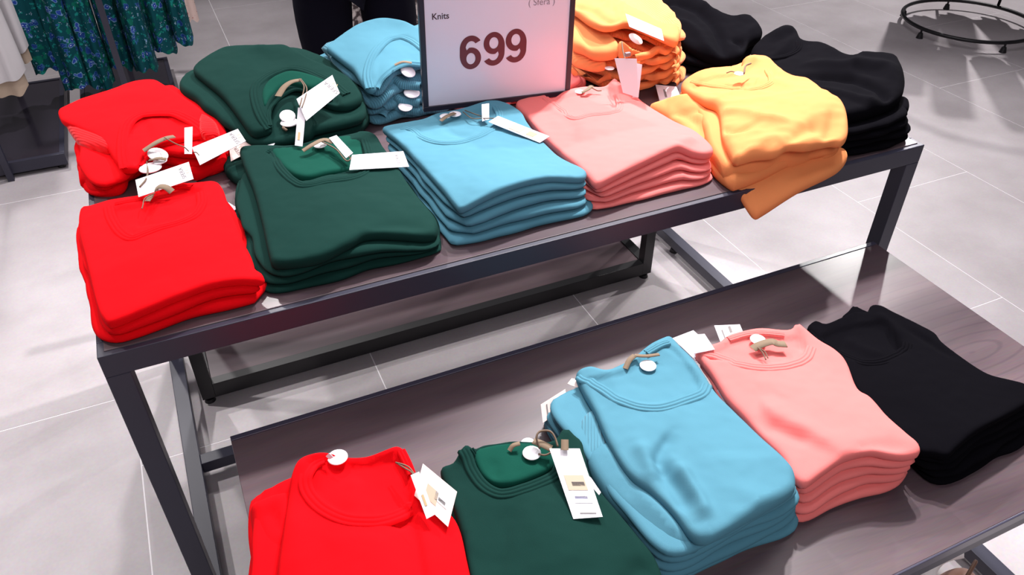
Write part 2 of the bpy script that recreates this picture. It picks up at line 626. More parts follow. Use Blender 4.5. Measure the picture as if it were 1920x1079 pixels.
def glide(x, y, parent, z=0.025):
    bm = bmesh.new()
    bmesh.ops.create_cone(bm, cap_ends=True, segments=20, radius1=0.016, radius2=0.013, depth=z*0.55, matrix=Matrix.Translation((x, y, z*0.275)))
    bmesh.ops.create_cone(bm, cap_ends=True, segments=12, radius1=0.005, radius2=0.005, depth=z*0.5, matrix=Matrix.Translation((x, y, z*0.76)))
    return obj('glide', bm, black_plastic, parent)


for x in (TX0+wd/2, TX1-wd/2):
    for y in (TY0+0.05, TY1-0.13):
        glide(x, y, tall)

LX0, LX1, LY0, LY1 = -0.066, 1.453, 0.378, 1.08
low = thing('low_display_table', 'lower dark wood table in front carrying one row of folded sweaters', 'table', (0.69, 0.73, 0))
box('table_top', LX0, LX1, LY0+0.004, LY1-0.012, LZ-0.014, LZ, woodm, low, 0.001)
box('edge_strip', LX0, LX1, LY1-0.0115, LY1, LZ-0.02, LZ+0.001, lipm, low, 0.001)
box('edge_strip', LX0, LX1, LY0, LY0+0.0038, LZ-0.02, LZ+0.001, lipm, low, 0.001)
box('apron', LX0+0.002, LX1-0.002, LY0+0.004, LY0+wd, LZ-0.052, LZ-0.0145, metal, low, 0.001)
box('apron', LX0+0.002, LX1-0.002, LY1-wd, LY1-0.013, LZ-0.052, LZ-0.0145, metal, low, 0.001)
for x in (LX0+0.002, LX1-wd-0.002):
    box('apron', x, x+wd, LY0+wd, LY1-wd, LZ-0.052, LZ-0.0145, metal, low, 0.001)
    for y in (LY0+0.004, LY1-wd-0.013):
        box('leg', x, x+wd, y, y+wd-0.002, 0.02, LZ-0.052, metal, low, 0.001)
    box('floor_rail', x, x+wd, LY0+wd+.004, LY1-wd-0.013, 0.02, 0.055, metal, low, 0.001)
    for y in (LY0+0.03, LY1-0.04):
        glide(x+wd/2, y, low, 0.02)

nest = thing('nesting_shelf', 'low dark frame with a bottom wooden shelf tucked under the tall table', 'shelf', (0.6, 2.0, 0))
NX0, NX1, NY0, NY1 = -0.149, 1.345, 1.8, 2.26
box('shelf_board', NX0+0.036, NX1-0.036, NY0+0.03, NY1-0.03, 0.045, 0.066, woodm, nest, 0.001)
for y in (NY0, NY1-0.032):
    box('floor_rail', NX0+0.036, NX1-0.036, y, y+0.03, 0.02, 0.07, black_plastic, nest, 0.001)
    box('top_rail', NX0+0.036, NX1-0.036, y, y+0.03, 0.64, 0.68, black_plastic, nest, 0.001)
for x in (NX0, NX1-0.036):
    box('floor_rail', x, x+0.036, NY0+0.032, NY1-0.032, 0.02, 0.07, black_plastic, nest, 0.001)
    for y in (NY0, NY1-0.032):
        box('post', x, x+0.036, y, y+0.032, 0.02, 0.68, black_plastic, nest, 0.001)
        glide(x+0.018, y+0.016, nest, 0.02)

# ------------------------------------------------------------------ garments


def W(p, base, default_h=0.0):
    h = p[2] if len(p) > 2 else default_h
    return at(p[0], p[1], base + h)


ORD = {1: 'bottom of pile', 2: 'second from bottom', 3: 'third from bottom', 4: 'fourth from bottom', 5: 'fifth from bottom', 6: 'sixth from bottom', 7: 'seventh from bottom', 8: 'eighth from bottom'}


def stack(color, where, base, bottom, n, top, T=0.02, hmid=None, feats=(), under=None, rib_lower=False, g=0.0065,
          wob=0.004, wave=0.0, uvdir=0.0, seed=1.0, desc='', inner=None, nz=0.0015, ctrl=(), tk=1.0, waxis=None, toplabel=None, crease=None):
    """n lower sweaters filling the space between table and the top sweater"""
    T = T*0.8
    tw = np.array([W(p, base) for p in top])
    hm = float(np.mean([p[2] for p in top]))
    ctrl = [(p[0], p[1], hm + (p[2]-hm)*0.4) for p in ctrl]
    c_pts = [W(p, base) for p in ctrl]
    S = Surf(np.vstack([tw] + ([np.array(c_pts)] if c_pts else [])), 2e-4)
    out = catmull(tw[:, :2], 6, True)
    zf = float(tw[:, 2].mean())
    fs = [Feature(f, zf + T*0.5) for f in feats]
    tops = Sheet(out, S, T, fs, g=g, seed=seed, nz=nz, crease=crease, r=T*0.42)
    cen = out.mean(0)
    root = thing('sweater', toplabel or ('%s top sweater %s' % (color, where)), 'sweater', (float(cen[0]), float(cen[1]), float(S(cen[None])[0])), '%s folded sweaters %s' % (color, where))
    link_mesh('sweater_body', tops.mesh('sweater_body', uvdir), KN[color], root, True)
    # lower layers
    bw = np.array([W(p, base) for p in bottom])[:, :2]
    if under is not None:
        uw = np.array([W(p, base, hm*0.62) for p in under])[:, :2]
    else:
        uw = catmull(tw[:, :2], 2, True)
    oc = tops.out
    c0, a0, r0 = star(bw); c1, a1, r1 = star(uw)
    for k in range(n):
        u = (k + 0.5)/n
        c = c0*(1-u) + c1*u; r = r0*(1-u) + r1*u
        ph = seed*3.1 + k*2.3
        r = r + 0.007*(1-u) + 0.6*wob*(np.sin(3*a0 + ph) + 0.7*np.sin(5*a0 + ph*1.7) + 0.5*np.sin(11*a0+ph*2.1))
        P = np.c_[c[0] + r*np.cos(a0), c[1] + r*np.sin(a0)]
        P[:, 1] = np.minimum(P[:, 1], oc[:, 1].max() - 0.012 + (1-u)*0.05)

        def topz(X):
            ins = inside(X, oc); Y = X.copy()
            if (~ins).any():
                q = X[~ins]; j = ((q[:, None] - oc[None])**2).sum(2).argmin(1)
                Y[~ins] = oc[j]
            return np.maximum(S(Y) - T/2*0.8, base + 0.006*n*0.5)

        def Sk(X, u=u, ph=ph):
            z = base + (topz(X) - base)*u
            if wave:
                ax = X[:, 0] if waxis is None else X[:, 0]*math.cos(waxis) + X[:, 1]*math.sin(waxis)
                z = z + wave*np.sin(ax*62 + ph*0.8)*np.sin(ax*23 + ph)
            return z

        def Tk(X): return (topz(X) - base)/n*0.93*tk
        lay = Sheet(P, Sk, Tk, (), r=0.0105, g=0.03, bstep=0.011, nz=0)
        lay.pw = 1.9
        o = link_mesh('sweater', lay.mesh('sweater', uvdir), (RB if rib_lower else KN)[color], None, True)
        tagp(o, '%s folded sweater %s, %s' % (color, where, ORD[k+1]), 'sweater', '%s folded sweaters %s' % (color, where))
    return root, tops


def neckband(root, sh, path, color, width=0.02, inner=False, z0=0.85, lift=0.0):
    p2 = catmull(np.array(path, float), 5, False)
    pts = [sh.on(x, y, lift, z0) for x, y in p2]
    # even out heights
    zs = np.array([p.z for p in pts]); k = np.ones(5)/5
    zz = np.convolve(np.pad(zs, 2, 'edge'), k, 'valid')
    for p, z in zip(pts, zz): p.z = float(z)
    return ribbon('neckband', pts, width, BAND, KN[color], root)


def sleeve(root, name, outline, base, T, m, feats=(), uvdir=0.0, seed=2.0, g=0.0075, r=None, ctrl=(), crease=None):
    tw = np.array([W(p, base) for p in outline])
    S = Surf(np.vstack([tw] + ([np.array([W(p, base) for p in ctrl])] if ctrl else [])), 2e-4)
    sh = Sheet(catmull(tw[:, :2], 6, True), S, T, [Feature(f, float(tw[:, 2].mean())+T/2) for f in feats], g=g, seed=seed, r=r or T*0.42, nz=0.001, crease=crease)
    link_mesh(name, sh.mesh(name, uvdir), m, root, True)
    return sh


def tag(root, P, m=None, lines=(), word=None, word_at=0.8, base=0.0, flip=False):
    """hang tag: P = 4+ entries (px,py,z) ; string hole near the first edge"""
    Q = [Vector(at(*p)) for p in P]
    n = (Q[1]-Q[0]).cross(Q[2]-Q[0]).normalized()
    if n.z < 0: n = -n
    d3 = Vector(ray(P[3][0], P[3][1])); e3 = Vector(EYE)
    Q[3] = e3 + d3*((Q[0]-e3).dot(n)/d3.dot(n))
    if len(Q) > 4: Q = Q[:4]
    if n.dot(e3-Q[0]) < 0: n = -n
    o = quad_card('hang_tag', Q, m or paper, root)
    a = (Q[0]+Q[1])/2; b = (Q[2]+Q[3])/2
    ax = b-a; ac = Q[1]-Q[0]
    eps = n*0.0011
    if word:
        pos = a + ax*word_at
        wid = ac.length
        yd = -ax.normalized(); xd = yd.cross(n)
        text_mesh('print', word, wid*0.25, ink, o, pos + eps, xd, yd)
        text_mesh('print', '( )', wid*0.22, gold_ink, o, pos + ax.normalized()*wid*0.2 + eps, xd, yd)
    for (t0, t1, s0, s1, mm) in lines:
        R = [a + ax*t + ac*(s-0.5) + eps for t, s in ((t0, s0), (t1, s0), (t1, s1), (t0, s1))]
        quad_card('print', R, mm, o, 0.0002)
    return o


def string(root, pts, r=0.0011):
    P = [at(*p) for p in pts]
    return tube('tag_string', catmull(np.array(P), 6, False), r, cordm, root)


def size_label(root, pts, width=0.016):
    P = catmull(np.array([at(*p) for p in pts]), 5, False)
    return ribbon('size_label', [Vector(p) for p in P], width, FLAT, taupe, root)


def disc_tag(root, p, r=0.017, m=None, tilt=(0, 0, 0)):
    q = Vector(at(*p))
    bm = bmesh.new()
    bmesh.ops.create_uvsphere(bm, u_segments=24, v_segments=10, radius=1.0)
    for v in bm.verts:
        v.co = Vector((v.co.x*r, v.co.y*r, v.co.z*r*0.2))
    bmesh.ops.rotate(bm, verts=bm.verts, cent=(0, 0, 0), matrix=Matrix.Rotation(tilt[0], 3, 'X') @ Matrix.Rotation(tilt[1], 3, 'Y'))
    bmesh.ops.translate(bm, verts=bm.verts, vec=q)
    return obj('security_tag', bm, m or white_plastic, root, True)


BAR = [(0.36, 0.55, 0.2, 0.8, beige_print), (0.58, 0.72, 0.25, 0.75, ink)]
T_ = TZ; L_ = LZ

# ---- front row of the tall table
# red
r1, s1 = stack('red', 'at the left end of the front row', T_, [(200, 647), (350, 605), (497, 556), (478, 500), (440, 410), (300, 400), (150, 425), (172, 560)], 2,
   [(152, 398, .028), (174, 391, .028), (215, 379, .032), (267, 371, .036), (284, 356, .036), (300, 348, .036), (359, 349, .036), (402, 345, .036), (418, 357, .036), (428, 385, .038),
    (447, 430, .04), (464, 474, .042), (479, 508, .042), (493, 519, .042), (492, 531, .042), (445, 531, .048), (397, 538, .052), (341, 557, .054), (267, 588, .05), (213, 610, .044), (197, 606, .043), (182, 574, .042), (163, 493, .036), (150, 440, .03)],
   T=0.024, feats=[('d', [(212, 385), (216, 410), (232, 432), (252, 438), (262, 424), (300, 420), (337, 410), (360, 398), (370, 380), (370, 352), (280, 350), (262, 380)], .006, .004),
     ('r', [(262, 425), (266, 410), (272, 395), (276, 380)], .006, -.008, .012), ('r', [(300, 380), (330, 390), (360, 380)], .02, .003), ('p', (250, 425), .02, .003),
     ('r', [(230, 500), (330, 490), (430, 470)], .05, .004)],
   ctrl=[(330, 470, .06), (250, 500, .055), (400, 460, .058), (300, 530, .062)], seed=1.3)
neckband(r1, s1, [(203, 389), (209, 411), (226, 436), (246, 447), (268, 440), (300, 428), (337, 418), (366, 404), (379, 383), (378, 362)], 'red', 0.02)
neckband(r1, s1, [(300, 350), (325, 347), (360, 350)], 'red', 0.014)
neckband(r1, s1, [(216, 383), (240, 378), (266, 374)], 'red', 0.012)
size_label(r1, [(291, 356, T_+.062), (300, 350, T_+.068), (312, 352, T_+.066), (323, 360, T_+.058)], 0.016)
string(r1, [(291, 362, T_+.06), (272, 372, T_+.06), (268, 385, T_+.058), (266, 392, T_+.056)])
quad_card('tag_corner', [at(428, 380, T_+.004), at(445, 390, T_+.004), at(434, 401, T_+.004)], paper, r1)
size_label(r1, [(284, 366, T_+.055), (276, 378, T_+.055)], 0.01)
# green
g1, sg1 = stack('green', 'second from left in the front row', T_, [(521, 552), (634, 523), (797, 484), (824, 466), (790, 390), (720, 320), (560, 310), (462, 340), (452, 440), (495, 540)], 3,
   [(452, 284, .045), (490, 279, .045), (535, 280, .05), (567, 276, .055), (604, 266, .05), (640, 262, .045), (669, 256, .05), (676, 251, .055), (704, 258, .05), (720, 282, .045), (743, 312, .042), (764, 347, .04), (790, 382, .04), (818, 417, .036), (819, 442, .036), (797, 449, .04),
    (750, 446, .05), (688, 446, .06), (653, 463, .062), (595, 490, .056), (519, 500, .046), (506, 487, .045), (490, 414, .045), (474, 355, .045), (457, 312, .045)],
   T=0.03, feats=[('d', [(505, 284), (520, 300), (548, 330), (571, 341), (614, 332), (660, 324), (682, 308), (680, 280), (672, 262), (604, 270), (550, 280)], .009, .004),
     ('r', [(575, 290), (590, 310), (600, 330)], .008, -.004), ('r', [(560, 400), (660, 390), (760, 400)], .05, .004), ('r', [(690, 445), (740, 425), (800, 420)], .014, -.004)],
   under=[(450, 330), (560, 300), (720, 320), (822, 440), (700, 480), (520, 520), (468, 430)], ctrl=[(620, 400, .072), (700, 380, .062), (560, 430, .062)], wob=0.008, seed=2.2)
neckband(g1, sg1, [(502, 282), (512, 290), (526, 316), (548, 338), (571, 348), (614, 340), (665, 332), (690, 316), (692, 290), (684, 262)], 'green', 0.019)
sleeve(g1, 'sleeve', [(419, 312, .014), (430, 300, .014), (455, 300, .016), (475, 320, .016), (480, 345, .015), (455, 346, .014), (428, 332, .013)], T_, 0.026, KN['green'])
sleeve(g1, 'collar_lining', [(508, 284, .048), (545, 281, .052), (604, 268, .05), (665, 262, .049), (684, 290, .043), (670, 318, .046), (614, 330, .056), (571, 338, .058), (535, 322, .052)], T_, 0.022, INNER_GREEN)
size_label(g1, [(568, 283, T_+.075), (585, 272, T_+.082), (607, 262, T_+.082), (625, 268, T_+.08)], 0.012)
string(g1, [(600, 264, T_+.08), (630, 280, T_+.08), (650, 302, T_+.076), (662, 292, T_+.08)], 0.0015)
string(g1, [(607, 262, T_+.08), (640, 275, T_+.08), (656, 296, T_+.078)], 0.0015)
disc_tag(g1, (600, 272, T_+.07), 0.014)
tag(g1, [(655, 319, T_+.07), (660, 291, T_+.082), (756, 284, T_+.07), (767, 313, T_+.06)], word='SFERA', word_at=.85)
tag(g1, [(617, 259, T_+.085), (631, 254, T_+.088), (662, 287, T_+.082), (649, 297, T_+.08)])
# blue
b1, sb1 = stack('blue', 'third from left in the front row', T_, [(860, 468), (934, 449), (1030, 424), (1102, 407), (1100, 380), (1020, 300), (930, 250), (735, 285), (790, 380), (845, 460)], 4,
   [(719, 243, .06), (757, 235, .06), (793, 228, .06), (823, 217, .06), (867, 208, .062), (914, 194, .066), (947, 197, .066), (977, 214, .064), (990, 236, .06), (1020, 272, .06), (1054, 303, .06), (1094, 322, .062), (1099, 332, .062), (1087, 339, .066),
    (1034, 337, .082), (994, 343, .088), (940, 360, .088), (890, 384, .076), (864, 397, .064), (853, 389, .064), (827, 357, .064), (783, 307, .064), (747, 270, .062), (726, 253, .06)],
   T=0.022, feats=[('d', [(762, 240), (772, 242), (790, 252), (810, 260), (840, 262), (867, 259), (896, 248), (922, 232), (928, 212), (920, 198), (867, 212), (793, 232)], .005, .004),
     ('r', [(835, 235), (850, 248), (880, 250)], .01, -.003)],
   ctrl=[(900, 300, .082), (960, 310, .084), (1020, 310, .078), (850, 310, .075), (860, 260, .068)], wob=0.003, seed=3.1)
neckband(b1, sb1, [(752, 240), (767, 241), (785, 254), (808, 265), (838, 269), (868, 266), (902, 254), (930, 237), (937, 217), (930, 200)], 'blue', 0.018)
size_label(b1, [(826, 227, T_+.075), (838, 218, T_+.08), (853, 212, T_+.08)], 0.01)
disc_tag(b1, (853, 214, T_+.074), 0.014); disc_tag(b1, (835, 218, T_+.07), 0.013)
string(b1, [(868, 210, T_+.076), (885, 222, T_+.08), (905, 222, T_+.082), (935, 222, T_+.084)])
string(b1, [(872, 207, T_+.076), (890, 214, T_+.08), (908, 220, T_+.082)])
tag(b1, [(904, 228, T_+.078), (917, 224, T_+.078), (917, 194, T_+.1), (903, 196, T_+.1)])
tag(b1, [(916, 229, T_+.084), (934, 218, T_+.088), (1030, 256, T_+.076), (1012, 268, T_+.07)], lines=[(.36, .58, .15, .85, beige_print), (.68, .82, .25, .75, gold_ink)])
# pink
p1, sp1 = stack('pink', 'fourth from left in the front row', T_, [(1116, 399), (1192, 378), (1323, 349), (1322, 325), (1270, 260), (1180, 200), (1000, 215), (1060, 320), (1105, 385)], 4,
   [(967, 200, .045), (990, 184, .05), (1017, 181, .05), (1034, 190, .05), (1059, 176, .052), (1095, 168, .052), (1130, 168, .052), (1146, 156, .055), (1154, 153, .058), (1167, 164, .055), (1192, 184, .052), (1210, 200, .05), (1263, 233, .05), (1296, 248, .052), (1326, 270, .056), (1337, 287, .055), (1324, 294, .055),
    (1296, 291, .06), (1272, 279, .078), (1255, 286, .075), (1222, 301, .07), (1148, 337, .06), (1119, 351, .052), (1108, 344, .052), (1088, 322, .052), (1056, 295, .05), (1020, 262, .048), (990, 227, .046)],
   T=0.026, feats=[('d', [(1034, 190), (1050, 206), (1066, 214), (1079, 217), (1106, 211), (1146, 206), (1156, 200), (1152, 176), (1146, 160), (1095, 170), (1055, 178)], .005, .004),
     ('r', [(1150, 160), (1156, 176), (1164, 196)], .006, -.008, .012), ('r', [(1300, 262), (1285, 270), (1268, 282)], .014, .007), ('r', [(1075, 225), (1072, 245), (1080, 270)], .012, -.003, .03),
     ('r', [(1030, 185), (1045, 205), (1075, 222)], .012, .003)],
   ctrl=[(1150, 290, .072), (1200, 270, .078), (1120, 240, .06), (1240, 255, .07)], wob=0.003, seed=4.4)
neckband(p1, sp1, [(1022, 184), (1044, 200), (1065, 217), (1079, 222), (1106, 216), (1148, 211), (1162, 203), (1160, 178)], 'pink', 0.018)
size_label(p1, [(1090, 174, T_+.066), (1102, 168, T_+.072), (1108, 162, T_+.075), (1112, 165, T_+.072)], 0.01)
disc_tag(p1, (1087, 172, T_+.062), 0.012)
string(p1, [(1110, 165, T_+.072), (1120, 170, T_+.066), (1128, 170, T_+.066)], 0.0014)

# yellow, slumping over the front edge
y1, sy1 = stack('yellow', 'slumped fifth in the front row', T_, [(1330, 330), (1400, 338), (1500, 308), (1560, 285), (1500, 210), (1400, 170), (1300, 180), (1270, 220)], 1,
   [(1277, 167, .06), (1300, 143, .075), (1327, 134, .08), (1360, 131, .08), (1389, 131, .085), (1392, 117, .095), (1417, 110, .1), (1441, 115, .1), (1477, 145, .1), (1517, 155, .1), (1554, 185, .1), (1577, 198, .1), (1587, 223, .09), (1588, 258, .075), (1575, 273, .07), (1558, 271, .072),
    (1514, 279, .08), (1477, 279, .08), (1455, 293, .072), (1414, 297, .07), (1381, 306, .062), (1370, 297, .062), (1354, 260, .065), (1346, 210, .065), (1320, 195, .062)],
   T=0.03, feats=[('r', [(1330, 200), (1390, 210), (1430, 230), (1480, 240)], .02, .012, .012), ('r', [(1345, 225), (1380, 240), (1420, 235)], .01, -.01), ('r', [(1400, 140), (1440, 160), (1500, 180)], .02, .006),
     ('r', [(1460, 285), (1500, 255), (1540, 240)], .012, -.008), ('r', [(1540, 270), (1555, 245), (1560, 220)], .01, -.008, .02), ('r', [(1390, 290), (1430, 265), (1470, 262)], .014, .008),
     ('r', [(1400, 300), (1440, 285), (1480, 275)], .008, -.006), ('d', [(1300, 150), (1330, 160), (1400, 168), (1440, 165), (1450, 140), (1440, 125), (1420, 118), (1395, 135), (1330, 140)], .006, .005), ('p', (1520, 210), .05, .01)],
   ctrl=[(1480, 200, .115), (1420, 230, .1), (1520, 230, .105), (1420, 160, .1)], seed=5.1, nz=.003, crease=(.007, 9, -.3, 3.5),
   toplabel='yellow rumpled sweater lying on top, fifth in the front row')
neckband(y1, sy1, [(1296, 152), (1330, 160), (1380, 166), (1425, 165), (1448, 152), (1440, 132)], 'yellow', 0.018)
string(y1, [(1395, 138, T_+.12), (1398, 124, T_+.125), (1408, 119, T_+.125)], 0.002)
disc_tag(y1, (1386, 138, T_+.11), 0.012)
string(y1, [(1362, 137, T_+.105), (1372, 134, T_+.11), (1384, 138, T_+.11)], 0.0014)
y2 = thing('sweater', 'yellow middle sweater of the slumped pile, spreading out left below the top one', 'sweater', (1.05, 1.2, T_+.03), 'yellow folded sweaters slumped fifth in the front row')
sleeve(y2, 'sweater_body', [(1217, 205, .018), (1245, 194, .03), (1290, 184, .045), (1330, 188, .05), (1400, 200, .05), (1500, 220, .05), (1560, 262, .045), (1568, 280, .042), (1500, 299, .035), (1444, 326, .022), (1387, 349, .012), (1370, 350, .012), (1340, 327, .012), (1323, 300, .014), (1283, 250, .016), (1250, 226, .014)], T_, 0.03, KN['yellow'],
   [('r', [(1250, 210), (1300, 240), (1340, 290), (1370, 340)], .012, -.008, .02), ('r', [(1300, 205), (1330, 240), (1350, 300)], .012, .008), ('r', [(1270, 200), (1310, 230), (1345, 280)], .008, -.006), ('r', [(1240, 205), (1290, 208), (1330, 215)], .008, -.006, .014)], crease=(.007, 12, 1.9, 3.0))
y3 = thing('sweater', 'yellow lowest sweater hanging over the front edge of the tall table', 'sweater', (1.08, 1.1, T_), 'yellow folded sweaters slumped fifth in the front row')
sleeve(y3, 'sweater_body', [(1365, 338, .004), (1378, 352, .0), (1396, 385, -.03), (1415, 408, -.048), (1435, 400, -.043), (1500, 358, -.012), (1560, 328, .0), (1583, 309, .006), (1588, 292, .016), (1574, 281, .022), (1540, 278, .024), (1480, 300, .02), (1420, 322, .016)], T_, 0.022, KN['yellow'],
   [('r', [(1400, 345), (1430, 375), (1445, 395)], .006, -.007), ('r', [(1390, 350), (1412, 382), (1424, 400)], .005, -.005), ('r', [(1440, 340), (1500, 320), (1560, 300)], .012, .004)])
tag(y1, [(1238, 195, T_+.012), (1229, 159, T_+.03), (1268, 163, T_+.03), (1277, 184, T_+.02)], lines=[(.3, .4, .3, .7, ink)])
string(y1, [(1253, 190, T_+.03), (1262, 184, T_+.034), (1272, 186, T_+.03), (1262, 193, T_+.03)])
tag(y1, [(1272, 190, T_+.03), (1270, 184, T_+.034), (1296, 178, T_+.05), (1300, 184, T_+.046)])

# black right end
k1, sk1 = stack('black', 'at the right end of the front row', T_, [(1688, 273), (1590, 293), (1500, 305), (1440, 230), (1470, 150), (1560, 184), (1640, 224), (1694, 255)], 4,
   [(1408, 100, .07), (1425, 82, .08), (1442, 68, .1), (1465, 60, .11), (1490, 63, .11), (1503, 84, .1), (1540, 91, .1), (1590, 112, .105), (1625, 107, .115), (1672, 110, .12), (1686, 125, .115), (1694, 150, .1), (1694, 172, .09), (1685, 190, .085), (1660, 205, .082),
    (1600, 222, .08), (1560, 222, .08), (1500, 200, .075), (1450, 160, .065), (1415, 130, .06)],
   T=0.045, feats=[('r', [(1500, 130), (1580, 142), (1650, 165), (1668, 185)], .014, -.016), ('r', [(1500, 110), (1580, 125), (1660, 135), (1680, 160)], .02, .012), ('r', [(1470, 150), (1540, 160), (1620, 180), (1655, 192)], .016, .01),
     ('r', [(1430, 95), (1450, 100), (1490, 92)], .014, -.008), ('r', [(1450, 72), (1470, 66), (1488, 70)], .015, .008)], seed=6.6, wob=0.005, nz=.002, crease=(.009, 10, .5, 3.0),
   under=[(1470, 120), (1560, 140), (1640, 175), (1692, 205), (1690, 225), (1590, 250), (1490, 230)])
neckband(k1, sk1, [(1412, 106), (1440, 108), (1475, 104), (1496, 92), (1498, 76)], 'black', 0.018)
sleeve(k1, 'sleeve', [(1640, 195, .06), (1680, 186, .066), (1700, 190, .066), (1704, 203, .062), (1698, 212, .058), (1675, 214, .056), (1640, 215, .055)], T_, 0.022, KN['black'])

# ---- back row of the tall table
r2, sr2 = stack('red', 'at the left end of the back row', T_, [(172, 362), (222, 361), (245, 335), (300, 322), (367, 336), (423, 312), (420, 250), (360, 200), (260, 205), (165, 228), (152, 300)], 3,
   [(112, 212, .075), (130, 202, .08), (156, 190, .085), (204, 175, .09), (252, 158, .095), (289, 154, .095), (310, 164, .092), (345, 186, .085), (380, 212, .08), (406, 236, .072), (408, 255, .068), (371, 258, .072), (334, 264, .076), (297, 273, .076), (272, 290, .072), (258, 317, .06), (234, 322, .056), (220, 310, .058),
    (193, 271, .07), (163, 252, .074), (122, 234, .074), (112, 222, .074)],
   T=0.024, feats=[('d', [(252, 318), (246, 290), (244, 245), (258, 224), (280, 219), (322, 220), (368, 242), (392, 262), (330, 275), (290, 290)], .008, .004), ('r', [(190, 200), (240, 190), (300, 190)], .03, .004),
     ('r', [(268, 222), (275, 240), (280, 262)], .01, -.004), ('r', [(325, 222), (335, 240), (345, 255)], .01, -.003)],
   under=[(150, 250), (200, 200), (300, 180), (400, 230), (425, 280), (370, 300), (280, 300), (230, 340), (165, 330)], ctrl=[(200, 215, .098), (300, 200, .1), (340, 235, .086)], seed=7.2, wob=.006)
neckband(r2, sr2, [(236, 318), (231, 290), (232, 250), (244, 226), (267, 214), (300, 211), (330, 213), (365, 230), (393, 252)], 'red', 0.024)
neckband(r2, sr2, [(262, 312), (276, 292), (300, 278), (334, 270), (372, 264), (402, 258)], 'red', 0.012)
sleeve(r2, 'cuff', [(125, 236, .066), (150, 242, .072), (196, 262, .072), (207, 284, .066), (185, 284, .062), (158, 279, .06), (140, 262, .062)], T_, 0.024, RB['red'], uvdir=0.6)
sleeve(r2, 'sleeve', [(150, 285, .03), (180, 280, .036), (225, 300, .036), (240, 330, .026), (226, 358, .012), (174, 362, .01), (160, 345, .014), (150, 345, .016)], T_, 0.03, KN['red'], [('r', [(205, 300), (208, 330), (212, 355)], .005, -.004), ('r', [(214, 300), (218, 330), (222, 352)], .004, -.004)])
sleeve(r2, 'sleeve', [(365, 300, .03), (420, 290, .03), (424, 310, .02), (400, 320, .016), (368, 334, .014), (355, 325, .02)], T_, 0.026, KN['red'])
sleeve(r2, 'cuff', [(378, 220, .078), (404, 232, .08), (412, 256, .074), (400, 264, .07), (376, 252, .076)], T_, 0.022, RB['red'], uvdir=1.2)
size_label(r2, [(269, 283, T_+.085), (292, 268, T_+.094), (312, 259, T_+.096), (327, 256, T_+.094)], 0.014)
string(r2, [(308, 258, T_+.1), (330, 270, T_+.1), (345, 276, T_+.098), (354, 284, T_+.09)])
tag(r2, [(346, 289, T_+.085), (360, 289, T_+.085), (361, 238, T_+.115), (346, 240, T_+.11)])
tag(r2, [(375, 310, T_+.055), (360, 277, T_+.075), (446, 242, T_+.085), (461, 265, T_+.07)], word='SFERA', word_at=.84)
string(r2, [(361, 286, T_+.08), (368, 286, T_+.082), (373, 291, T_+.08)])
tag(r2, [(260, 370, T_+.055), (254, 338, T_+.07), (354, 304, T_+.08), (363, 336, T_+.06)], word='SFERA', word_at=.84)
string(r2, [(275, 302, T_+.06), (277, 320, T_+.065), (274, 336, T_+.07), (262, 351, T_+.068)], 0.0018)
disc_tag(r2, (296, 290, T_+.072), 0.02, tilt=(0.3, 0.3)); disc_tag(r2, (282, 315, T_+.06), 0.022); disc_tag(r2, (300, 302, T_+.065), 0.014)
size_label(r2, [(280, 300, T_+.07), (298, 297, T_+.074), (312, 299, T_+.07)], 0.01)

g2, sg2 = stack('green', 'second from left in the back row', T_, [(345, 215), (390, 235), (430, 268), (500, 285), (590, 280), (655, 262), (688, 225), (640, 165), (550, 155), (440, 176), (370, 190)], 3,
   [(363, 134, .11), (388, 111, .125), (421, 94, .135), (453, 90, .14), (484, 90, .142), (491, 86, .148), (499, 90, .142), (534, 90, .14), (558, 101, .135), (587, 119, .125), (646, 144, .11), (672, 170, .1), (678, 190, .09), (650, 205, .085), (612, 200, .09), (580, 178, .105), (555, 168, .112), (532, 172, .112), (513, 188, .105), (503, 212, .095), (510, 244, .075), (492, 252, .072), (471, 253, .07),
    (448, 224, .085), (418, 185, .1), (382, 154, .108)],
   T=0.026, feats=[('d', [(508, 240), (494, 205), (490, 170), (508, 150), (545, 136), (585, 144), (625, 168), (640, 190), (580, 178), (532, 172), (505, 205)], .006, .004), ('r', [(500, 110), (560, 120), (620, 150)], .03, .004)],
   under=[(345, 175), (400, 140), (500, 130), (640, 160), (690, 215), (640, 240), (520, 262), (440, 250), (370, 205)],
   ctrl=[(430, 130, .145), (500, 115, .15), (580, 140, .135)], seed=8.8, wob=.006)
neckband(g2, sg2, [(506, 243), (492, 222), (481, 194), (478, 168), (488, 152), (512, 137), (545, 127), (580, 134), (622, 155), (650, 178)], 'green', 0.022)
neckband(g2, sg2, [(505, 238), (502, 212), (514, 190), (538, 172), (560, 166), (590, 172), (620, 192)], 'green', 0.014)
sleeve(g2, 'collar_lining', [(497, 205, .098), (492, 178, .108), (508, 154, .12), (545, 139, .128), (585, 146, .124), (612, 160, .116), (585, 172, .112), (555, 164, .116), (530, 170, .112), (510, 188, .104)], T_, 0.024, INNER_GREEN)
sleeve(g2, 'sleeve', [(330, 182, .06), (350, 168, .07), (375, 155, .078), (430, 180, .08), (450, 215, .07), (420, 222, .055), (380, 213, .045), (340, 196, .05)], T_, 0.034, KN['green'], [('r', [(380, 165), (400, 185), (420, 200)], .012, -.006)])
sleeve(g2, 'cuff', [(400, 215, .05), (425, 210, .055), (455, 235, .05), (475, 258, .04), (450, 265, .03), (420, 250, .036), (405, 232, .045)], T_, 0.026, RB['green'], uvdir=0.9)
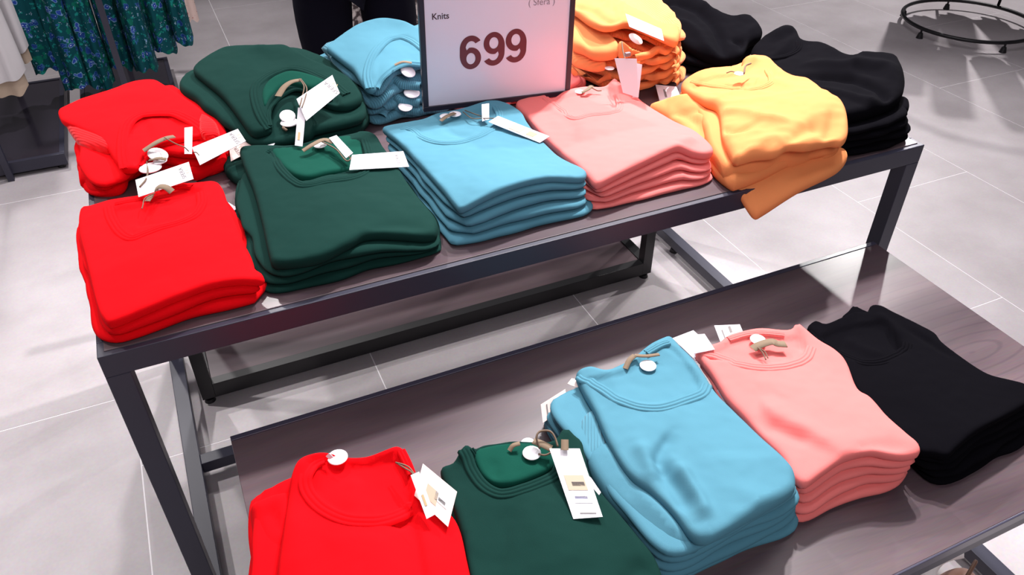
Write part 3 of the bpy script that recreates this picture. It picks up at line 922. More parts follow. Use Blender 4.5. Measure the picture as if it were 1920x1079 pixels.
sleeve(g2, 'sleeve', [(550, 245, .05), (600, 215, .065), (670, 190, .07), (690, 210, .055), (685, 235, .035), (655, 262, .02), (600, 275, .02), (560, 272, .028)], T_, 0.03, KN['green'], [('r', [(605, 225), (610, 250), (605, 270)], .01, -.008), ('r', [(590, 235), (640, 215), (680, 205)], .01, -.005)])
size_label(g2, [(521, 181, T_+.125), (533, 163, T_+.134), (548, 153, T_+.138), (566, 150, T_+.138)], 0.015)
string(g2, [(561, 148, T_+.142), (570, 162, T_+.14), (567, 180, T_+.135), (562, 200, T_+.13)], 0.0014)
string(g2, [(564, 148, T_+.142), (575, 165, T_+.14), (572, 185, T_+.135), (566, 202, T_+.13)], 0.0014)
tag(g2, [(574, 227, T_+.105), (556, 186, T_+.135), (623, 141, T_+.15), (637, 175, T_+.125)], word='SFERA', word_at=.86)
tag(g2, [(553, 273, T_+.07), (567, 275, T_+.07), (574, 203, T_+.12), (559, 202, T_+.12)], lines=[(.15, .35, .3, .6, gold_ink)])
tag(g2, [(499, 277, T_+.05), (508, 280, T_+.05), (533, 243, T_+.07), (523, 241, T_+.07)])
tag(g2, [(433, 303, T_+.03), (429, 272, T_+.05), (516, 240, T_+.06), (519, 258, T_+.045)], m=cream, word='SFERA', word_at=.15)
disc_tag(g2, (543, 230, T_+.08), 0.02); disc_tag(g2, (539, 218, T_+.09), 0.017, tilt=(.5, 0))
string(g2, [(535, 237, T_+.078), (531, 240, T_+.078), (538, 245, T_+.074)], 0.003)

b2, sb2 = stack('blue', 'behind the left edge of the sign', T_, [(701, 237), (731, 232), (778, 224), (850, 210), (890, 170), (860, 115), (760, 128), (660, 138), (618, 158), (650, 190)], 4,
   [(614, 92, .14), (642, 69, .15), (674, 49, .16), (707, 39, .165), (730, 38, .165), (760, 44, .162), (790, 58, .158), (830, 75, .15), (850, 100, .14), (840, 122, .13), (800, 124, .128), (765, 121, .13), (743, 127, .128), (725, 140, .122), (711, 156, .11), (703, 172, .1), (688, 171, .1), (677, 158, .108), (662, 135, .12), (640, 117, .13), (617, 99, .138)],
   T=0.024, feats=[('d', [(704, 165), (703, 140), (706, 110), (722, 84), (745, 76), (766, 78), (800, 98), (800, 124), (765, 122), (730, 138)], .005, .004)], ctrl=[(680, 80, .168), (740, 60, .17), (760, 95, .15)],
   rib_lower=True, uvdir=0.3, wave=.006, wob=.006, seed=9.1, tk=.85,
   under=[(600, 115), (640, 90), (720, 70), (840, 100), (850, 140), (760, 150), (705, 180), (660, 160)])
neckband(b2, sb2, [(694, 168), (689, 140), (697, 108), (716, 81), (743, 69), (768, 73), (792, 90), (806, 104)], 'blue', 0.022)
neckband(b2, sb2, [(706, 166), (714, 150), (728, 136), (746, 125), (766, 120), (790, 122)], 'blue', 0.013)
for (yy, h) in ((165, .085), (196, .05), (212, .03)):
    pts = [(716, yy+4, h), (722, yy-8, h+.008), (738, yy-16, h+.012), (752, yy-8, h+.006), (770, yy-6, h+.004), (788, yy-4, h+.004)]
    P = catmull(np.array([at(p[0], p[1], T_+p[2]) for p in pts]), 6, False)
    ribbon('neckband', [Vector(p) for p in P], 0.022, [(-.5, -.004), (-.3, .002), (0, .004), (.3, .002), (.5, -.004)], RB['blue'], b2, normal=(-.2, -.75, .6))
disc_tag(b2, (765, 134, T_+.115), 0.018, tilt=(.5, .2)); disc_tag(b2, (772, 174, T_+.07), 0.019, tilt=(.3, 0)); disc_tag(b2, (760, 200, T_+.045), 0.017, tilt=(.3, 0))
size_label(b2, [(740, 122, T_+.14), (755, 116, T_+.145), (772, 118, T_+.142)], 0.01)
sleeve(b2, 'sleeve', [(587, 119, .08), (605, 107, .09), (622, 104, .095), (640, 125, .09), (640, 150, .07), (610, 135, .07)], T_, 0.024, KN['blue'])

p2, sp2 = stack('pink', 'mostly hidden behind the sign', T_, [(940, 197), (1010, 186), (1084, 172), (1098, 150), (1060, 110), (960, 120), (900, 150), (900, 190)], 2,
   [(900, 160, .03), (960, 140, .035), (1040, 130, .04), (1078, 138, .045), (1089, 150, .045), (1080, 160, .036), (1030, 172, .03), (960, 185, .026), (905, 185, .026)], T=0.018, seed=10.0,
   toplabel='pink top sweater, mostly hidden behind the sign')
sleeve(p2, 'cuff', [(835, 190, .012), (880, 183, .014), (940, 180, .014), (960, 190, .012), (930, 203, .008), (860, 203, .008)], T_, 0.016, RB['pink'], uvdir=.3)

y4, sy4 = stack('yellow', 'behind the right edge of the sign', T_, [(1108, 161), (1135, 170), (1197, 167), (1276, 146), (1262, 100), (1220, 62), (1100, 72), (1060, 130)], 7,
   [(1055, -10, .19), (1062, 12, .185), (1085, 30, .18), (1104, 44, .175), (1128, 54, .172), (1150, 54, .172), (1174, 48, .175), (1205, 58, .17), (1240, 74, .16), (1266, 84, .152), (1274, 70, .158), (1271, 54, .165), (1258, 49, .168), (1238, 47, .17), (1208, 29, .178), (1171, 12, .186), (1150, -4, .192), (1115, -22, .198), (1080, -26, .2)],
   T=0.026, feats=[('r', [(1070, 15), (1100, 20), (1135, 35), (1165, 38)], .012, -.01), ('r', [(1140, -5), (1146, 15), (1155, 35)], .006, -.003), ('r', [(1172, 40), (1210, 48), (1250, 66)], .008, -.008)],
   rib_lower=True, uvdir=0.1, wave=.009, wob=.009, seed=11.7, tk=.8, nz=.003, crease=(.006, 12, .8, 2.5),
   under=[(1062, 40), (1100, 10), (1200, 30), (1270, 75), (1262, 95), (1190, 90), (1110, 80)])
sleeve(y4, 'sleeve', [(1070, 30, .15), (1090, 35, .155), (1118, 55, .15), (1145, 72, .14), (1160, 90, .13), (1155, 104, .12), (1120, 108, .115), (1095, 98, .12), (1068, 80, .13)], T_, 0.03, KN['yellow'], [('r', [(1085, 55), (1105, 75), (1130, 90)], .01, -.006)])
sleeve(y4, 'cuff', [(1072, 92, .1), (1100, 102, .105), (1125, 112, .1), (1138, 125, .09), (1120, 132, .08), (1095, 128, .08), (1072, 115, .09)], T_, 0.024, RB['yellow'], uvdir=1.0)
sleeve(y4, 'cuff', [(1072, 122, .07), (1100, 132, .07), (1140, 138, .06), (1148, 150, .045), (1120, 158, .035), (1095, 150, .04), (1072, 135, .06)], T_, 0.022, RB['yellow'], uvdir=1.0)
for i, (yy, h) in enumerate(((98, .12), (112, .1), (126, .075), (141, .05), (154, .022))):
    o = (i % 2)*7
    pts = [(1192, yy+10, h), (1207, yy+6-o, h+.005), (1222, yy+2, h+.004), (1236, yy-7+o, h+.01), (1250, yy-3, h+.006), (1262, yy-11, h+.01), (1271, yy-4, h+.004), (1266, yy+3, h)]
    P = catmull(np.array([at(p[0], p[1], T_+p[2]) for p in pts]), 6, False)
    ribbon('hem', [Vector(p) for p in P], 0.018, [(-.5, -.006), (-.3, .001), (0, .004), (.3, .001), (.5, -.006)], KN['yellow'], y4, normal=(.1, -.8, .6))
sleeve(y4, 'neck_flap', [(1162, 80, .145), (1185, 84, .145), (1205, 100, .125), (1210, 112, .11), (1180, 112, .11), (1158, 104, .12)], T_, 0.014, KN['yellow'])
disc_tag(y4, (1192, 73, T_+.165), 0.019, tilt=(.4, .3)); disc_tag(y4, (1143, 128, T_+.09), 0.012)
string(y4, [(1166, 78, T_+.165), (1168, 95, T_+.155), (1172, 112, T_+.145)], 0.0016)
tag(y4, [(1180, 50, T_+.2), (1173, 26, T_+.205), (1240, 55, T_+.2), (1245, 77, T_+.185)], lines=[(.3, .6, .15, .85, beige_print), (.66, .76, .2, .8, ink)])
tag(y4, [(1152, 109, T_+.15), (1194, 110, T_+.15), (1196, 183, T_+.07), (1168, 174, T_+.075)])
tag(y4, [(1192, 118, T_+.135), (1204, 121, T_+.135), (1197, 183, T_+.068), (1186, 183, T_+.068)])
o = box('tag_clip', 0, .012, 0, .008, 0, .008, mat('grey_plastic', srgb(130, 128, 134), .4), y4)
o.location = Vector(at(1174, 107, T_+.155)) - Vector((0, 0, 0))

k2, sk2 = stack('black', 'sprawled at the right end of the back row', T_, [(1274, 137), (1303, 140), (1340, 134), (1385, 124), (1400, 108), (1360, 78), (1290, 38), (1230, 48), (1240, 110)], 2,
   [(1180, 9, .1), (1200, 0, .105), (1240, -6, .108), (1288, -1, .11), (1299, 9, .108), (1314, 16, .1), (1340, 30, .095), (1370, 38, .095), (1394, 38, .095), (1410, 44, .09), (1424, 56, .085), (1429, 66, .08), (1422, 76, .075), (1405, 84, .07), (1392, 104, .06), (1370, 118, .045), (1330, 112, .05), (1285, 90, .06), (1262, 60, .08), (1220, 35, .09)],
   T=0.04, feats=[('r', [(1215, 28), (1260, 20), (1310, 30), (1345, 52), (1365, 85)], .014, -.012), ('r', [(1230, 40), (1290, 45), (1330, 70), (1370, 112)], .016, .01), ('r', [(1275, 60), (1310, 75), (1330, 100)], .012, -.01),
     ('r', [(1375, 62), (1395, 66), (1400, 82)], .012, -.016), ('r', [(1200, 12), (1260, 8), (1320, 22), (1370, 45)], .02, .008)], seed=12.5, nz=.002, wob=.007, crease=(.009, 10, .4, 3.0))

# ---- row on the lower table
r3, sr3 = stack('red', 'nearest the left end of the low table', L_, [(478, 985), (500, 950), (560, 935), (700, 930), (830, 985), (890, 1100), (905, 1290), (740, 1345), (560, 1390), (490, 1200)], 4,
   [(543, 926, .1), (549, 890, .115), (561, 868, .12), (585, 857, .12), (611, 853, .12), (647, 863, .105), (690, 862, .105), (724, 849, .115), (745, 842, .12), (760, 851, .118), (776, 885, .11), (803, 940, .1), (843, 967, .09), (864, 1002, .088), (880, 1079, .085), (900, 1180, .08), (905, 1280, .08), (740, 1335, .09), (560, 1385, .08), (525, 1250, .09), (520, 1100, .095), (532, 1000, .098)],
   T=0.03, feats=[('d', [(588, 866), (580, 885), (582, 912), (598, 935), (624, 955), (655, 968), (700, 968), (732, 963), (752, 952), (772, 944), (768, 905), (758, 872), (735, 860), (650, 866)], .012, .005),
     ('r', [(655, 890), (665, 915), (658, 955)], .01, .004, .02), ('r', [(772, 950), (776, 1000), (790, 1079), (800, 1200)], .008, -.01, .03), ('r', [(735, 985), (760, 968), (774, 950)], .008, -.012), ('r', [(700, 1000), (690, 1060), (700, 1150)], .05, .005),
     ('r', [(545, 950), (555, 1010), (550, 1080)], .02, .005)],
   ctrl=[(680, 1050, .125), (680, 1200, .12), (640, 980, .12)], wob=.005, seed=13.3,
   under=[(478, 970), (500, 945), (600, 925), (760, 920), (870, 1020), (900, 1280), (740, 1340), (560, 1385), (488, 1180)])
neckband(r3, sr3, [(608, 860), (584, 874), (572, 895), (575, 920), (593, 945), (620, 964), (655, 976), (700, 978), (733, 972), (757, 962), (771, 952)], 'red', 0.022, z0=.7)
neckband(r3, sr3, [(752, 845), (765, 872), (772, 890)], 'red', 0.014, z0=.7)
sleeve(r3, 'sleeve', [(472, 985, .06), (474, 957, .068), (499, 944, .075), (526, 935, .08), (550, 940, .08), (556, 1000, .075), (560, 1100, .07), (556, 1200, .07), (505, 1220, .06), (490, 1120, .055)], L_, 0.05, KN['red'],
   [('r', [(503, 950), (512, 975), (532, 1000)], .006, -.004), ('r', [(512, 948), (520, 970), (540, 990)], .005, -.004), ('r', [(520, 1000), (530, 1060), (535, 1120)], .012, -.006)])
disc_tag(r3, (633, 858, L_+.118), 0.016); quad_card('care_label', [at(611, 856, L_+.13), at(617, 850, L_+.135), at(626, 858, L_+.13), at(618, 862, L_+.125)], paper, r3)
string(r3, [(742, 868, L_+.135), (757, 872, L_+.14), (768, 878, L_+.142), (777, 890, L_+.142)], 0.0013)
string(r3, [(744, 869, L_+.135), (760, 879, L_+.14), (770, 885, L_+.142), (776, 892, L_+.142)], 0.0013)
tag(r3, [(770, 892, L_+.142), (786, 885, L_+.145), (815, 966, L_+.125), (800, 974, L_+.122)], lines=[(.5, .75, .35, .6, gold_ink)])
tag(r3, [(777, 930, L_+.122), (793, 870, L_+.135), (857, 923, L_+.125), (840, 989, L_+.108)], m=cream, lines=[(.25, .58, .2, .6, beige_print), (.5, .85, .35, .6, paper), (.6, .8, .4, .5, ink)])

g3, sg3 = stack('green', 'second from left on the low table', L_, [(830, 960), (850, 930), (940, 905), (1070, 900), (1150, 1000), (1235, 1110), (1250, 1200), (1100, 1260), (930, 1300), (880, 1150)], 3,
   [(826, 888, .075), (850, 874, .08), (864, 848, .095), (875, 838, .1), (889, 845, .095), (911, 841, .085), (933, 837, .085), (961, 833, .085), (1000, 834, .085), (1036, 832, .088), (1053, 812, .092), (1062, 806, .094), (1078, 822, .09), (1091, 834, .088), (1096, 855, .086), (1107, 896, .083), (1130, 932, .08), (1162, 970, .075), (1198, 1014, .07), (1228, 1052, .066), (1245, 1110, .06), (1235, 1180, .06), (1100, 1235, .068), (935, 1275, .06), (900, 1170, .066), (880, 1079, .07), (866, 1010, .073), (845, 940, .075)],
   T=0.03, feats=[('d', [(886, 850), (890, 872), (904, 898), (924, 914), (946, 918), (978, 910), (1012, 897), (1036, 884), (1042, 862), (1034, 842), (960, 838), (910, 844)], .012, .005), ('r', [(950, 950), (940, 1010), (925, 1079)], .02, -.005, .03), ('r', [(1000, 920), (1040, 1000), (1090, 1080)], .05, .006),
     ('r', [(1220, 1050), (1190, 1070), (1170, 1100)], .015, -.006)], ctrl=[(1000, 1000, .09), (1050, 1100, .088)], seed=14.2)
neckband(g3, sg3, [(868, 843), (876, 858), (884, 880), (900, 905), (922, 922), (946, 927), (980, 918), (1018, 904), (1042, 890), (1060, 868)], 'green', 0.02, z0=.66)
sleeve(g3, 'collar_lining', [(888, 852, .088), (911, 843, .088), (961, 836, .086), (1030, 838, .086), (1040, 862, .084), (1032, 884, .084), (978, 908, .088), (946, 914, .088), (922, 910, .086), (900, 890, .086)], L_, 0.02, INNER_GREEN, [('r', [(930, 860), (925, 880), (935, 900)], .01, -.004)])
neckband(g3, sg3, [(882, 842), (890, 856), (893, 866)], 'green', 0.012, z0=.66)
disc_tag(g3, (997, 850, L_+.102), 0.015); disc_tag(g3, (990, 832, L_+.09), 0.012)
size_label(g3, [(955, 846, L_+.1), (962, 836, L_+.106), (975, 832, L_+.108)], 0.008)
size_label(g3, [(1000, 827, L_+.115), (1018, 834, L_+.115), (1034, 842, L_+.112)], 0.013)
string(g3, [(1012, 842, L_+.112), (1006, 822, L_+.125), (1012, 810, L_+.13), (1030, 809, L_+.13), (1040, 820, L_+.125), (1046, 838, L_+.118)], 0.0018)
string(g3, [(1010, 852, L_+.105), (1022, 854, L_+.108), (1036, 848, L_+.112)], 0.0016)
tag(g3, [(1030, 842, L_+.12), (1087, 842, L_+.12), (1130, 970, L_+.1), (1075, 974, L_+.1)], lines=[(.4, .62, .18, .8, beige_print), (.5, .56, .35, .75, mat('barcode_ink', srgb(90, 80, 80), .7)), (.63, .8, .25, .8, paper), (.7, .74, .3, .7, mat('blue_ink', srgb(110, 112, 170), .7)), (.93, .945, .3, .8, ink)])
tag(g3, [(1100, 890, L_+.1), (1108, 896, L_+.1), (1127, 924, L_+.095), (1120, 934, L_+.092)])
size_label(g3, [(1059, 845, L_+.125), (1059, 833, L_+.128), (1059, 825, L_+.13)], 0.012)

b3, sb3 = stack('blue', 'in the middle of the low table', L_, [(1022, 808), (1040, 775), (1110, 745), (1230, 730), (1330, 790), (1420, 880), (1484, 985), (1380, 1040), (1240, 1095), (1180, 1020), (1090, 900)], 5,
   [(1080, 706, .09), (1105, 692, .1), (1137, 699, .1), (1174, 686, .1), (1211, 656, .1), (1240, 640, .1), (1257, 637, .1), (1276, 657, .098), (1306, 688, .096), (1341, 742, .096), (1377, 779, .096), (1424, 825, .098), (1465, 862, .1), (1486, 887, .1), (1490, 915, .098), (1482, 932, .098), (1442, 956, .108), (1396, 982, .112), (1350, 1008, .11), (1322, 1020, .106), (1296, 1012, .104), (1262, 968, .102), (1222, 930, .1), (1179, 896, .1), (1142, 839, .097), (1114, 776, .094), (1092, 738, .09)],
   T=0.032, feats=[('d', [(1098, 706), (1120, 716), (1156, 740), (1197, 754), (1239, 756), (1280, 744), (1312, 731), (1302, 700), (1256, 648), (1212, 664), (1174, 692), (1130, 704)], .006, .004),
     ('r', [(1236, 872), (1252, 895), (1276, 925), (1306, 978)], .014, -.016, .016), ('r', [(1268, 872), (1285, 905), (1310, 950), (1322, 985)], .012, .016, .02), ('r', [(1232, 880), (1236, 850), (1262, 812)], .008, -.01, .016), ('r', [(1195, 830), (1215, 870), (1232, 905)], .014, .01),
     ('r', [(1380, 850), (1400, 900), (1400, 960)], .05, .006), ('r', [(1140, 700), (1160, 730), (1150, 760)], .01, .002)],
   ctrl=[(1300, 820, .115), (1380, 880, .118), (1220, 800, .11), (1400, 930, .118), (1200, 720, .1)], seed=15.4, wob=.004, g=.005, crease=(.005, 8, 1.9, 2.5),
   under=[(1035, 775), (1070, 745), (1150, 705), (1250, 680), (1340, 760), (1484, 920), (1470, 955), (1340, 1030), (1250, 1060), (1160, 970), (1090, 860)])
neckband(b3, sb3, [(1086, 706), (1119, 724), (1156, 748), (1197, 763), (1239, 765), (1280, 753), (1316, 739), (1326, 722)], 'blue', 0.02, z0=.7)
neckband(b3, sb3, [(1212, 662), (1236, 648), (1254, 642)], 'blue', 0.014, z0=.7)
sleeve(b3, 'sleeve', [(1134, 838, .078), (1150, 850, .082), (1190, 905, .085), (1240, 950, .086), (1290, 1010, .084), (1310, 1032, .078), (1256, 1046, .066), (1220, 1024, .064), (1179, 982, .066), (1133, 931, .068), (1100, 868, .07)], L_, 0.034, KN['blue'],
   [('r', [(1150, 920), (1200, 980), (1250, 1020)], .012, .004), ('r', [(1190, 925), (1240, 970), (1280, 1010)], .012, .006)])
sleeve(b3, 'cuff', [(1077, 816, .066), (1084, 800, .07), (1112, 776, .076), (1134, 830, .078), (1140, 850, .078), (1100, 869, .07), (1086, 845, .067)], L_, 0.03, RB['blue'], uvdir=-.5)
bl2 = sleeve(b3, 'neck_flap', [(1043, 752, .055), (1052, 744, .06), (1076, 735, .062), (1096, 748, .062), (1112, 778, .06), (1090, 800, .055), (1068, 790, .052)], L_, 0.02, KN['blue'], [('r', [(1070, 745), (1085, 765), (1105, 780)], .004, -.003)])
sleeve(b3, 'neck_flap', [(1024, 793, .03), (1032, 780, .036), (1055, 775, .04), (1085, 800, .045), (1080, 830, .04), (1050, 820, .032)], L_, 0.02, KN['blue'])
size_label(b3, [(1172, 692, L_+.112), (1180, 676, L_+.118), (1190, 667, L_+.12)], 0.01)
size_label(b3, [(1190, 667, L_+.12), (1212, 668, L_+.12), (1236, 665, L_+.118)], 0.007)
disc_tag(b3, (1215, 686, L_+.112), 0.015)
tag(b3, [(1018, 794, L_+.035), (1014, 759, L_+.05), (1060, 730, L_+.07), (1064, 760, L_+.055)], m=cream, lines=[(.2, .25, .2, .8, ink)])
tag(b3, [(1064, 720, L_+.075), (1072, 710, L_+.08), (1084, 712, L_+.082), (1094, 733, L_+.075)], m=cream)
tag(b3, [(1115, 696, L_+.1), (1124, 693, L_+.1), (1124, 700, L_+.1), (1117, 701, L_+.1)])

p3, sp3 = stack('pink', 'fourth from left on the low table', L_, [(1483, 986), (1580, 946), (1680, 909), (1692, 880), (1610, 760), (1500, 690), (1380, 700), (1370, 760), (1420, 870)], 4,
   [(1303, 668, .06), (1322, 655, .065), (1346, 647, .068), (1364, 634, .07), (1395, 625, .07), (1428, 620, .07), (1478, 624, .07), (1488, 614, .078), (1496, 611, .08), (1509, 621, .078), (1534, 642, .074), (1566, 662, .072), (1587, 686, .07), (1607, 735, .07), (1631, 751, .074), (1664, 788, .08), (1697, 817, .084), (1720, 837, .084), (1722, 855, .08), (1697, 862, .08), (1664, 859, .084), (1631, 853, .088),
    (1582, 866, .086), (1545, 890, .08), (1512, 914, .074), (1499, 912, .072), (1480, 893, .072), (1464, 862, .07), (1423, 821, .066), (1395, 788, .064), (1362, 752, .062), (1334, 707, .06), (1315, 683, .06)],
   T=0.028, feats=[('d', [(1330, 662), (1362, 668), (1403, 679), (1444, 681), (1485, 675), (1506, 664), (1512, 648), (1500, 628), (1480, 628), (1428, 624), (1380, 634), (1345, 650)], .006, .004),
     ('r', [(1430, 740), (1445, 775), (1480, 800), (1530, 830), (1585, 866)], .026, .01, .01), ('r', [(1435, 790), (1480, 815), (1520, 835)], .014, -.008), ('r', [(1410, 740), (1440, 745), (1460, 735)], .03, -.004), ('r', [(1600, 860), (1640, 845), (1700, 845)], .012, -.004), ('r', [(1498, 618), (1504, 636), (1508, 650)], .006, -.006)],
   ctrl=[(1550, 780, .098), (1600, 810, .1), (1480, 760, .088), (1450, 700, .074)], seed=16.1, wob=.003)
neckband(p3, sp3, [(1318, 660), (1360, 675), (1403, 687), (1444, 690), (1487, 684), (1512, 672), (1522, 652)], 'pink', 0.02, z0=.66)
neckband(p3, sp3, [(1366, 637), (1395, 628), (1428, 624), (1470, 628)], 'pink', 0.014, z0=.66)
size_label(p3, [(1411, 655, L_+.086), (1425, 647, L_+.09), (1447, 641, L_+.092), (1458, 645, L_+.09), (1474, 646, L_+.088)], 0.017)
string(p3, [(1421, 652, L_+.092), (1430, 662, L_+.09), (1436, 675, L_+.088)], 0.0014)
string(p3, [(1421, 652, L_+.092), (1434, 660, L_+.09), (1440, 672, L_+.088)], 0.0012)
disc_tag(p3, (1421, 637, L_+.085), 0.015)
tag(p3, [(1300, 672, L_+.06), (1261, 635, L_+.06), (1300, 620, L_+.07), (1338, 655, L_+.07)])
tag(p3, [(1265, 653, L_+.05), (1275, 649, L_+.052), (1308, 680, L_+.055), (1295, 684, L_+.05)])
tag(p3, [(1308, 628, L_+.072), (1321, 627, L_+.072), (1340, 656, L_+.078), (1300, 664, L_+.073)], word='SFERA', word_at=.4)
tag(p3, [(1353, 648, L_+.05), (1339, 611, L_+.06), (1387, 609, L_+.06), (1396, 630, L_+.055)], lines=[(.2, .25, .3, .7, ink), (.5, .6, .5, .8, ink)])
tag(p3, [(1345, 732, L_+.05), (1350, 728, L_+.05), (1372, 757, L_+.05), (1360, 757, L_+.045)])

k3, sk3 = stack('black', 'rightmost on the low table', L_, [(1772, 913), (1850, 872), (1950, 806), (1935, 760), (1800, 690), (1660, 650), (1570, 650), (1640, 780), (1710, 875)], 4,
   [(1513, 620, .03), (1528, 606, .032), (1546, 612, .034), (1574, 601, .038), (1600, 590, .042), (1623, 590, .045), (1632, 577, .05), (1650, 578, .05), (1672, 589, .05), (1709, 607, .05), (1750, 629, .05), (1766, 648, .05), (1811, 682, .052), (1852, 707, .056), (1892, 717, .062), (1922, 726, .064), (1938, 745, .062), (1922, 764, .062), (1876, 789, .068), (1831, 813, .07), (1792, 845, .066), (1775, 860, .062), (1750, 856, .06), (1709, 845, .058), (1650, 785, .05), (1600, 735, .045), (1565, 680, .038), (1535, 645, .032)],
   T=0.026, feats=[('d', [(1545, 620), (1555, 640), (1585, 660), (1620, 672), (1650, 672), (1684, 664), (1695, 650), (1680, 625), (1662, 602), (1620, 600), (1574, 608)], .006, .005), ('r', [(1668, 610), (1680, 635), (1696, 655)], .006, -.01), ('r', [(1590, 620), (1620, 645), (1660, 660)], .014, .005), ('r', [(1640, 585), (1665, 600), (1690, 630)], .012, .006), ('r', [(1700, 612), (1745, 640), (1790, 672)], .008, -.006)],
   ctrl=[(1760, 760, .08), (1820, 770, .082), (1700, 720, .066)], seed=17.9, wob=.005)
neckband(k3, sk3, [(1520, 622), (1542, 644), (1574, 663), (1607, 677), (1640, 681), (1672, 672), (1697, 658), (1702, 645)], 'black', 0.02, z0=.64)
sleeve(k3, 'neck_flap', [(1578, 598, .03), (1590, 586, .034), (1600, 576, .036), (1615, 583, .036), (1632, 592, .036), (1620, 604, .034), (1595, 602, .032)], L_, 0.012, KN['black'])

# ------------------------------------------------------------------ price sign
sign = thing('price_sign', 'dark framed white price sign standing between the two rows of the tall table', 'sign', (0.68, 1.57, TZ))
A = Vector(at(795, 211, TZ+.06)); B = Vector(at(1069, 171, TZ+.06))
ux = (B-A).normalized(); wS = (B-A).length; hS = 0.29
up = Vector((0, 0, 1)); nrm = ux.cross(up).normalized()          # towards the camera
up = (up - nrm*0.04 + ux*0.03).normalized()
ux = (ux - up*ux.dot(up)).normalized(); nrm = ux.cross(up).normalized()
MS = Matrix((ux, up, -nrm)).transposed().to_4x4(); MS.translation = A


def sbox(name, x0, x1, y0, y1, z0, z1, m, bev=0.0):
    bm = bmesh.new(); add_box(bm, x0, x1, y0, y1, z0, z1, bev); bm.transform(MS)
    bmesh.ops.recalc_face_normals(bm, faces=bm.faces)
    return obj(name, bm, m, sign)


fr = mat('sign_frame', srgb(44, 40, 54), 0.35)
sbox('frame_bar', 0, wS, 0, .012, 0, .014, fr, .001)
sbox('frame_bar', 0, wS, hS-.012, hS, 0, .014, fr, .001)
sbox('frame_bar', 0, .012, .012, hS-.012, 0, .014, fr, .001)
sbox('frame_bar', wS-.012, wS, .012, hS-.012, 0, .014, fr, .001)
panel = sbox('sign_panel', .012, wS-.012, .012, hS-.012, .004, .011, mat('white_sign_sheet', srgb(236, 230, 246), 0.18, 0, 0.5))
bm = bmesh.new(); add_box(bm, wS/2-.008, wS/2+.008, -.055, 0, .004, .012); bm.transform(MS); obj('stem', bm, fr, sign)
pc = MS @ Vector((wS/2, 0, .008))
box('base_plate', pc.x-.09, pc.x+.09, pc.y-.04, pc.y+.05, TZ, TZ+.004, fr, sign)


def glyph_six(cx, cy, h, flip=False):
    """bold sans 6 (flip: 9) as outline with counter, unit height h"""
    k = h/100.0
    out = []
    # outer outline, y up, glyph box 0..66 x 0..100
    def arc(cx_, cy_, rx, ry, a0, a1, n=14):
        return [(cx_+rx*math.cos(math.radians(a0+(a1-a0)*i/n)), cy_+ry*math.sin(math.radians(a0+(a1-a0)*i/n))) for i in range(n+1)]
    o = arc(33, 34, 32, 34, 150, 360, 26) + arc(35, 34, 30, 32, 0, 75, 12)
    o = arc(36, 62, 35, 38, 35, 175, 22)[::1]                      # top hook outer, right->left
    o += arc(34, 42, 33.5, 42, 172, 270, 16)[1:]
    o += arc(34, 33, 32, 33, 270, 360, 14)[1:]
    o += arc(35, 33, 31, 32, 0, 100, 14)[1:]
    o += [(22, 58)]
    o += arc(36, 62, 17, 22, 170, 40, 12)
    c = arc(34.5, 32, 14, 17, 0, 360, 28)[:-1]
    f = (lambda p: (66-p[0], 100-p[1])) if flip else (lambda p: p)
    tr = lambda P: [((f(p)[0]-33)*k + cx, (f(p)[1]-50)*k + cy) for p in P]
    return tr(o), tr(c)


def poly_text(name, polys, m, parent, z):
    cu = D.curves.new(name, 'CURVE'); cu.dimensions = '2D'; cu.fill_mode = 'BOTH'; cu.extrude = 0.0002
    for P in polys:
        s = cu.splines.new('POLY'); s.points.add(len(P)-1); s.use_cyclic_u = True
        for i, p in enumerate(P): s.points[i].co = (p[0], p[1], 0, 1)
    t = D.objects.new(name, cu); C.objects.link(t)
    me = D.meshes.new_from_object(t.evaluated_get(bpy.context.evaluated_depsgraph_get()))
    D.objects.remove(t); me.name = name
    me.transform(MS @ Matrix.Translation((0, 0, z)))
    me.materials.clear()
    return link_mesh(name, me, m, parent)


def sign_xy(px, py):
    d = Vector(ray(px, py)); o = Vector(EYE)
    n_ = MS.to_3x3() @ Vector((0, 0, 1)); p0 = MS @ Vector((0, 0, .003))
    t = (p0-o).dot(n_)/d.dot(n_)
    q = MS.inverted() @ (o + d*t)
    return q.x, q.y


for ch, (px, py) in zip('699', ((882, 99), (927, 92), (968, 86))):
    cx, cy = sign_xy(px, py)
    _, ya = sign_xy(px, py-31.5); _, yb = sign_xy(px, py+31.5)
    o_, c_ = glyph_six(cx, cy, abs(ya-yb), ch == '9')
    poly_text('lettering', [o_, c_], num_ink, panel, .0035)
xk = sign_xy(826, 31)
text_mesh('lettering', 'Knits', .0185, dark_ink, panel, MS @ Vector((xk[0], xk[1], .0036)), ux, up, offset=.0003)
xs = sign_xy(1016, 4)
text_mesh('lettering', '( Sfera )', .02, mat('grey_lettering', srgb(140, 134, 148), .6), panel, MS @ Vector((xs[0], xs[1], .0036)), ux, up)

# ------------------------------------------------------------------ clothing racks, top left


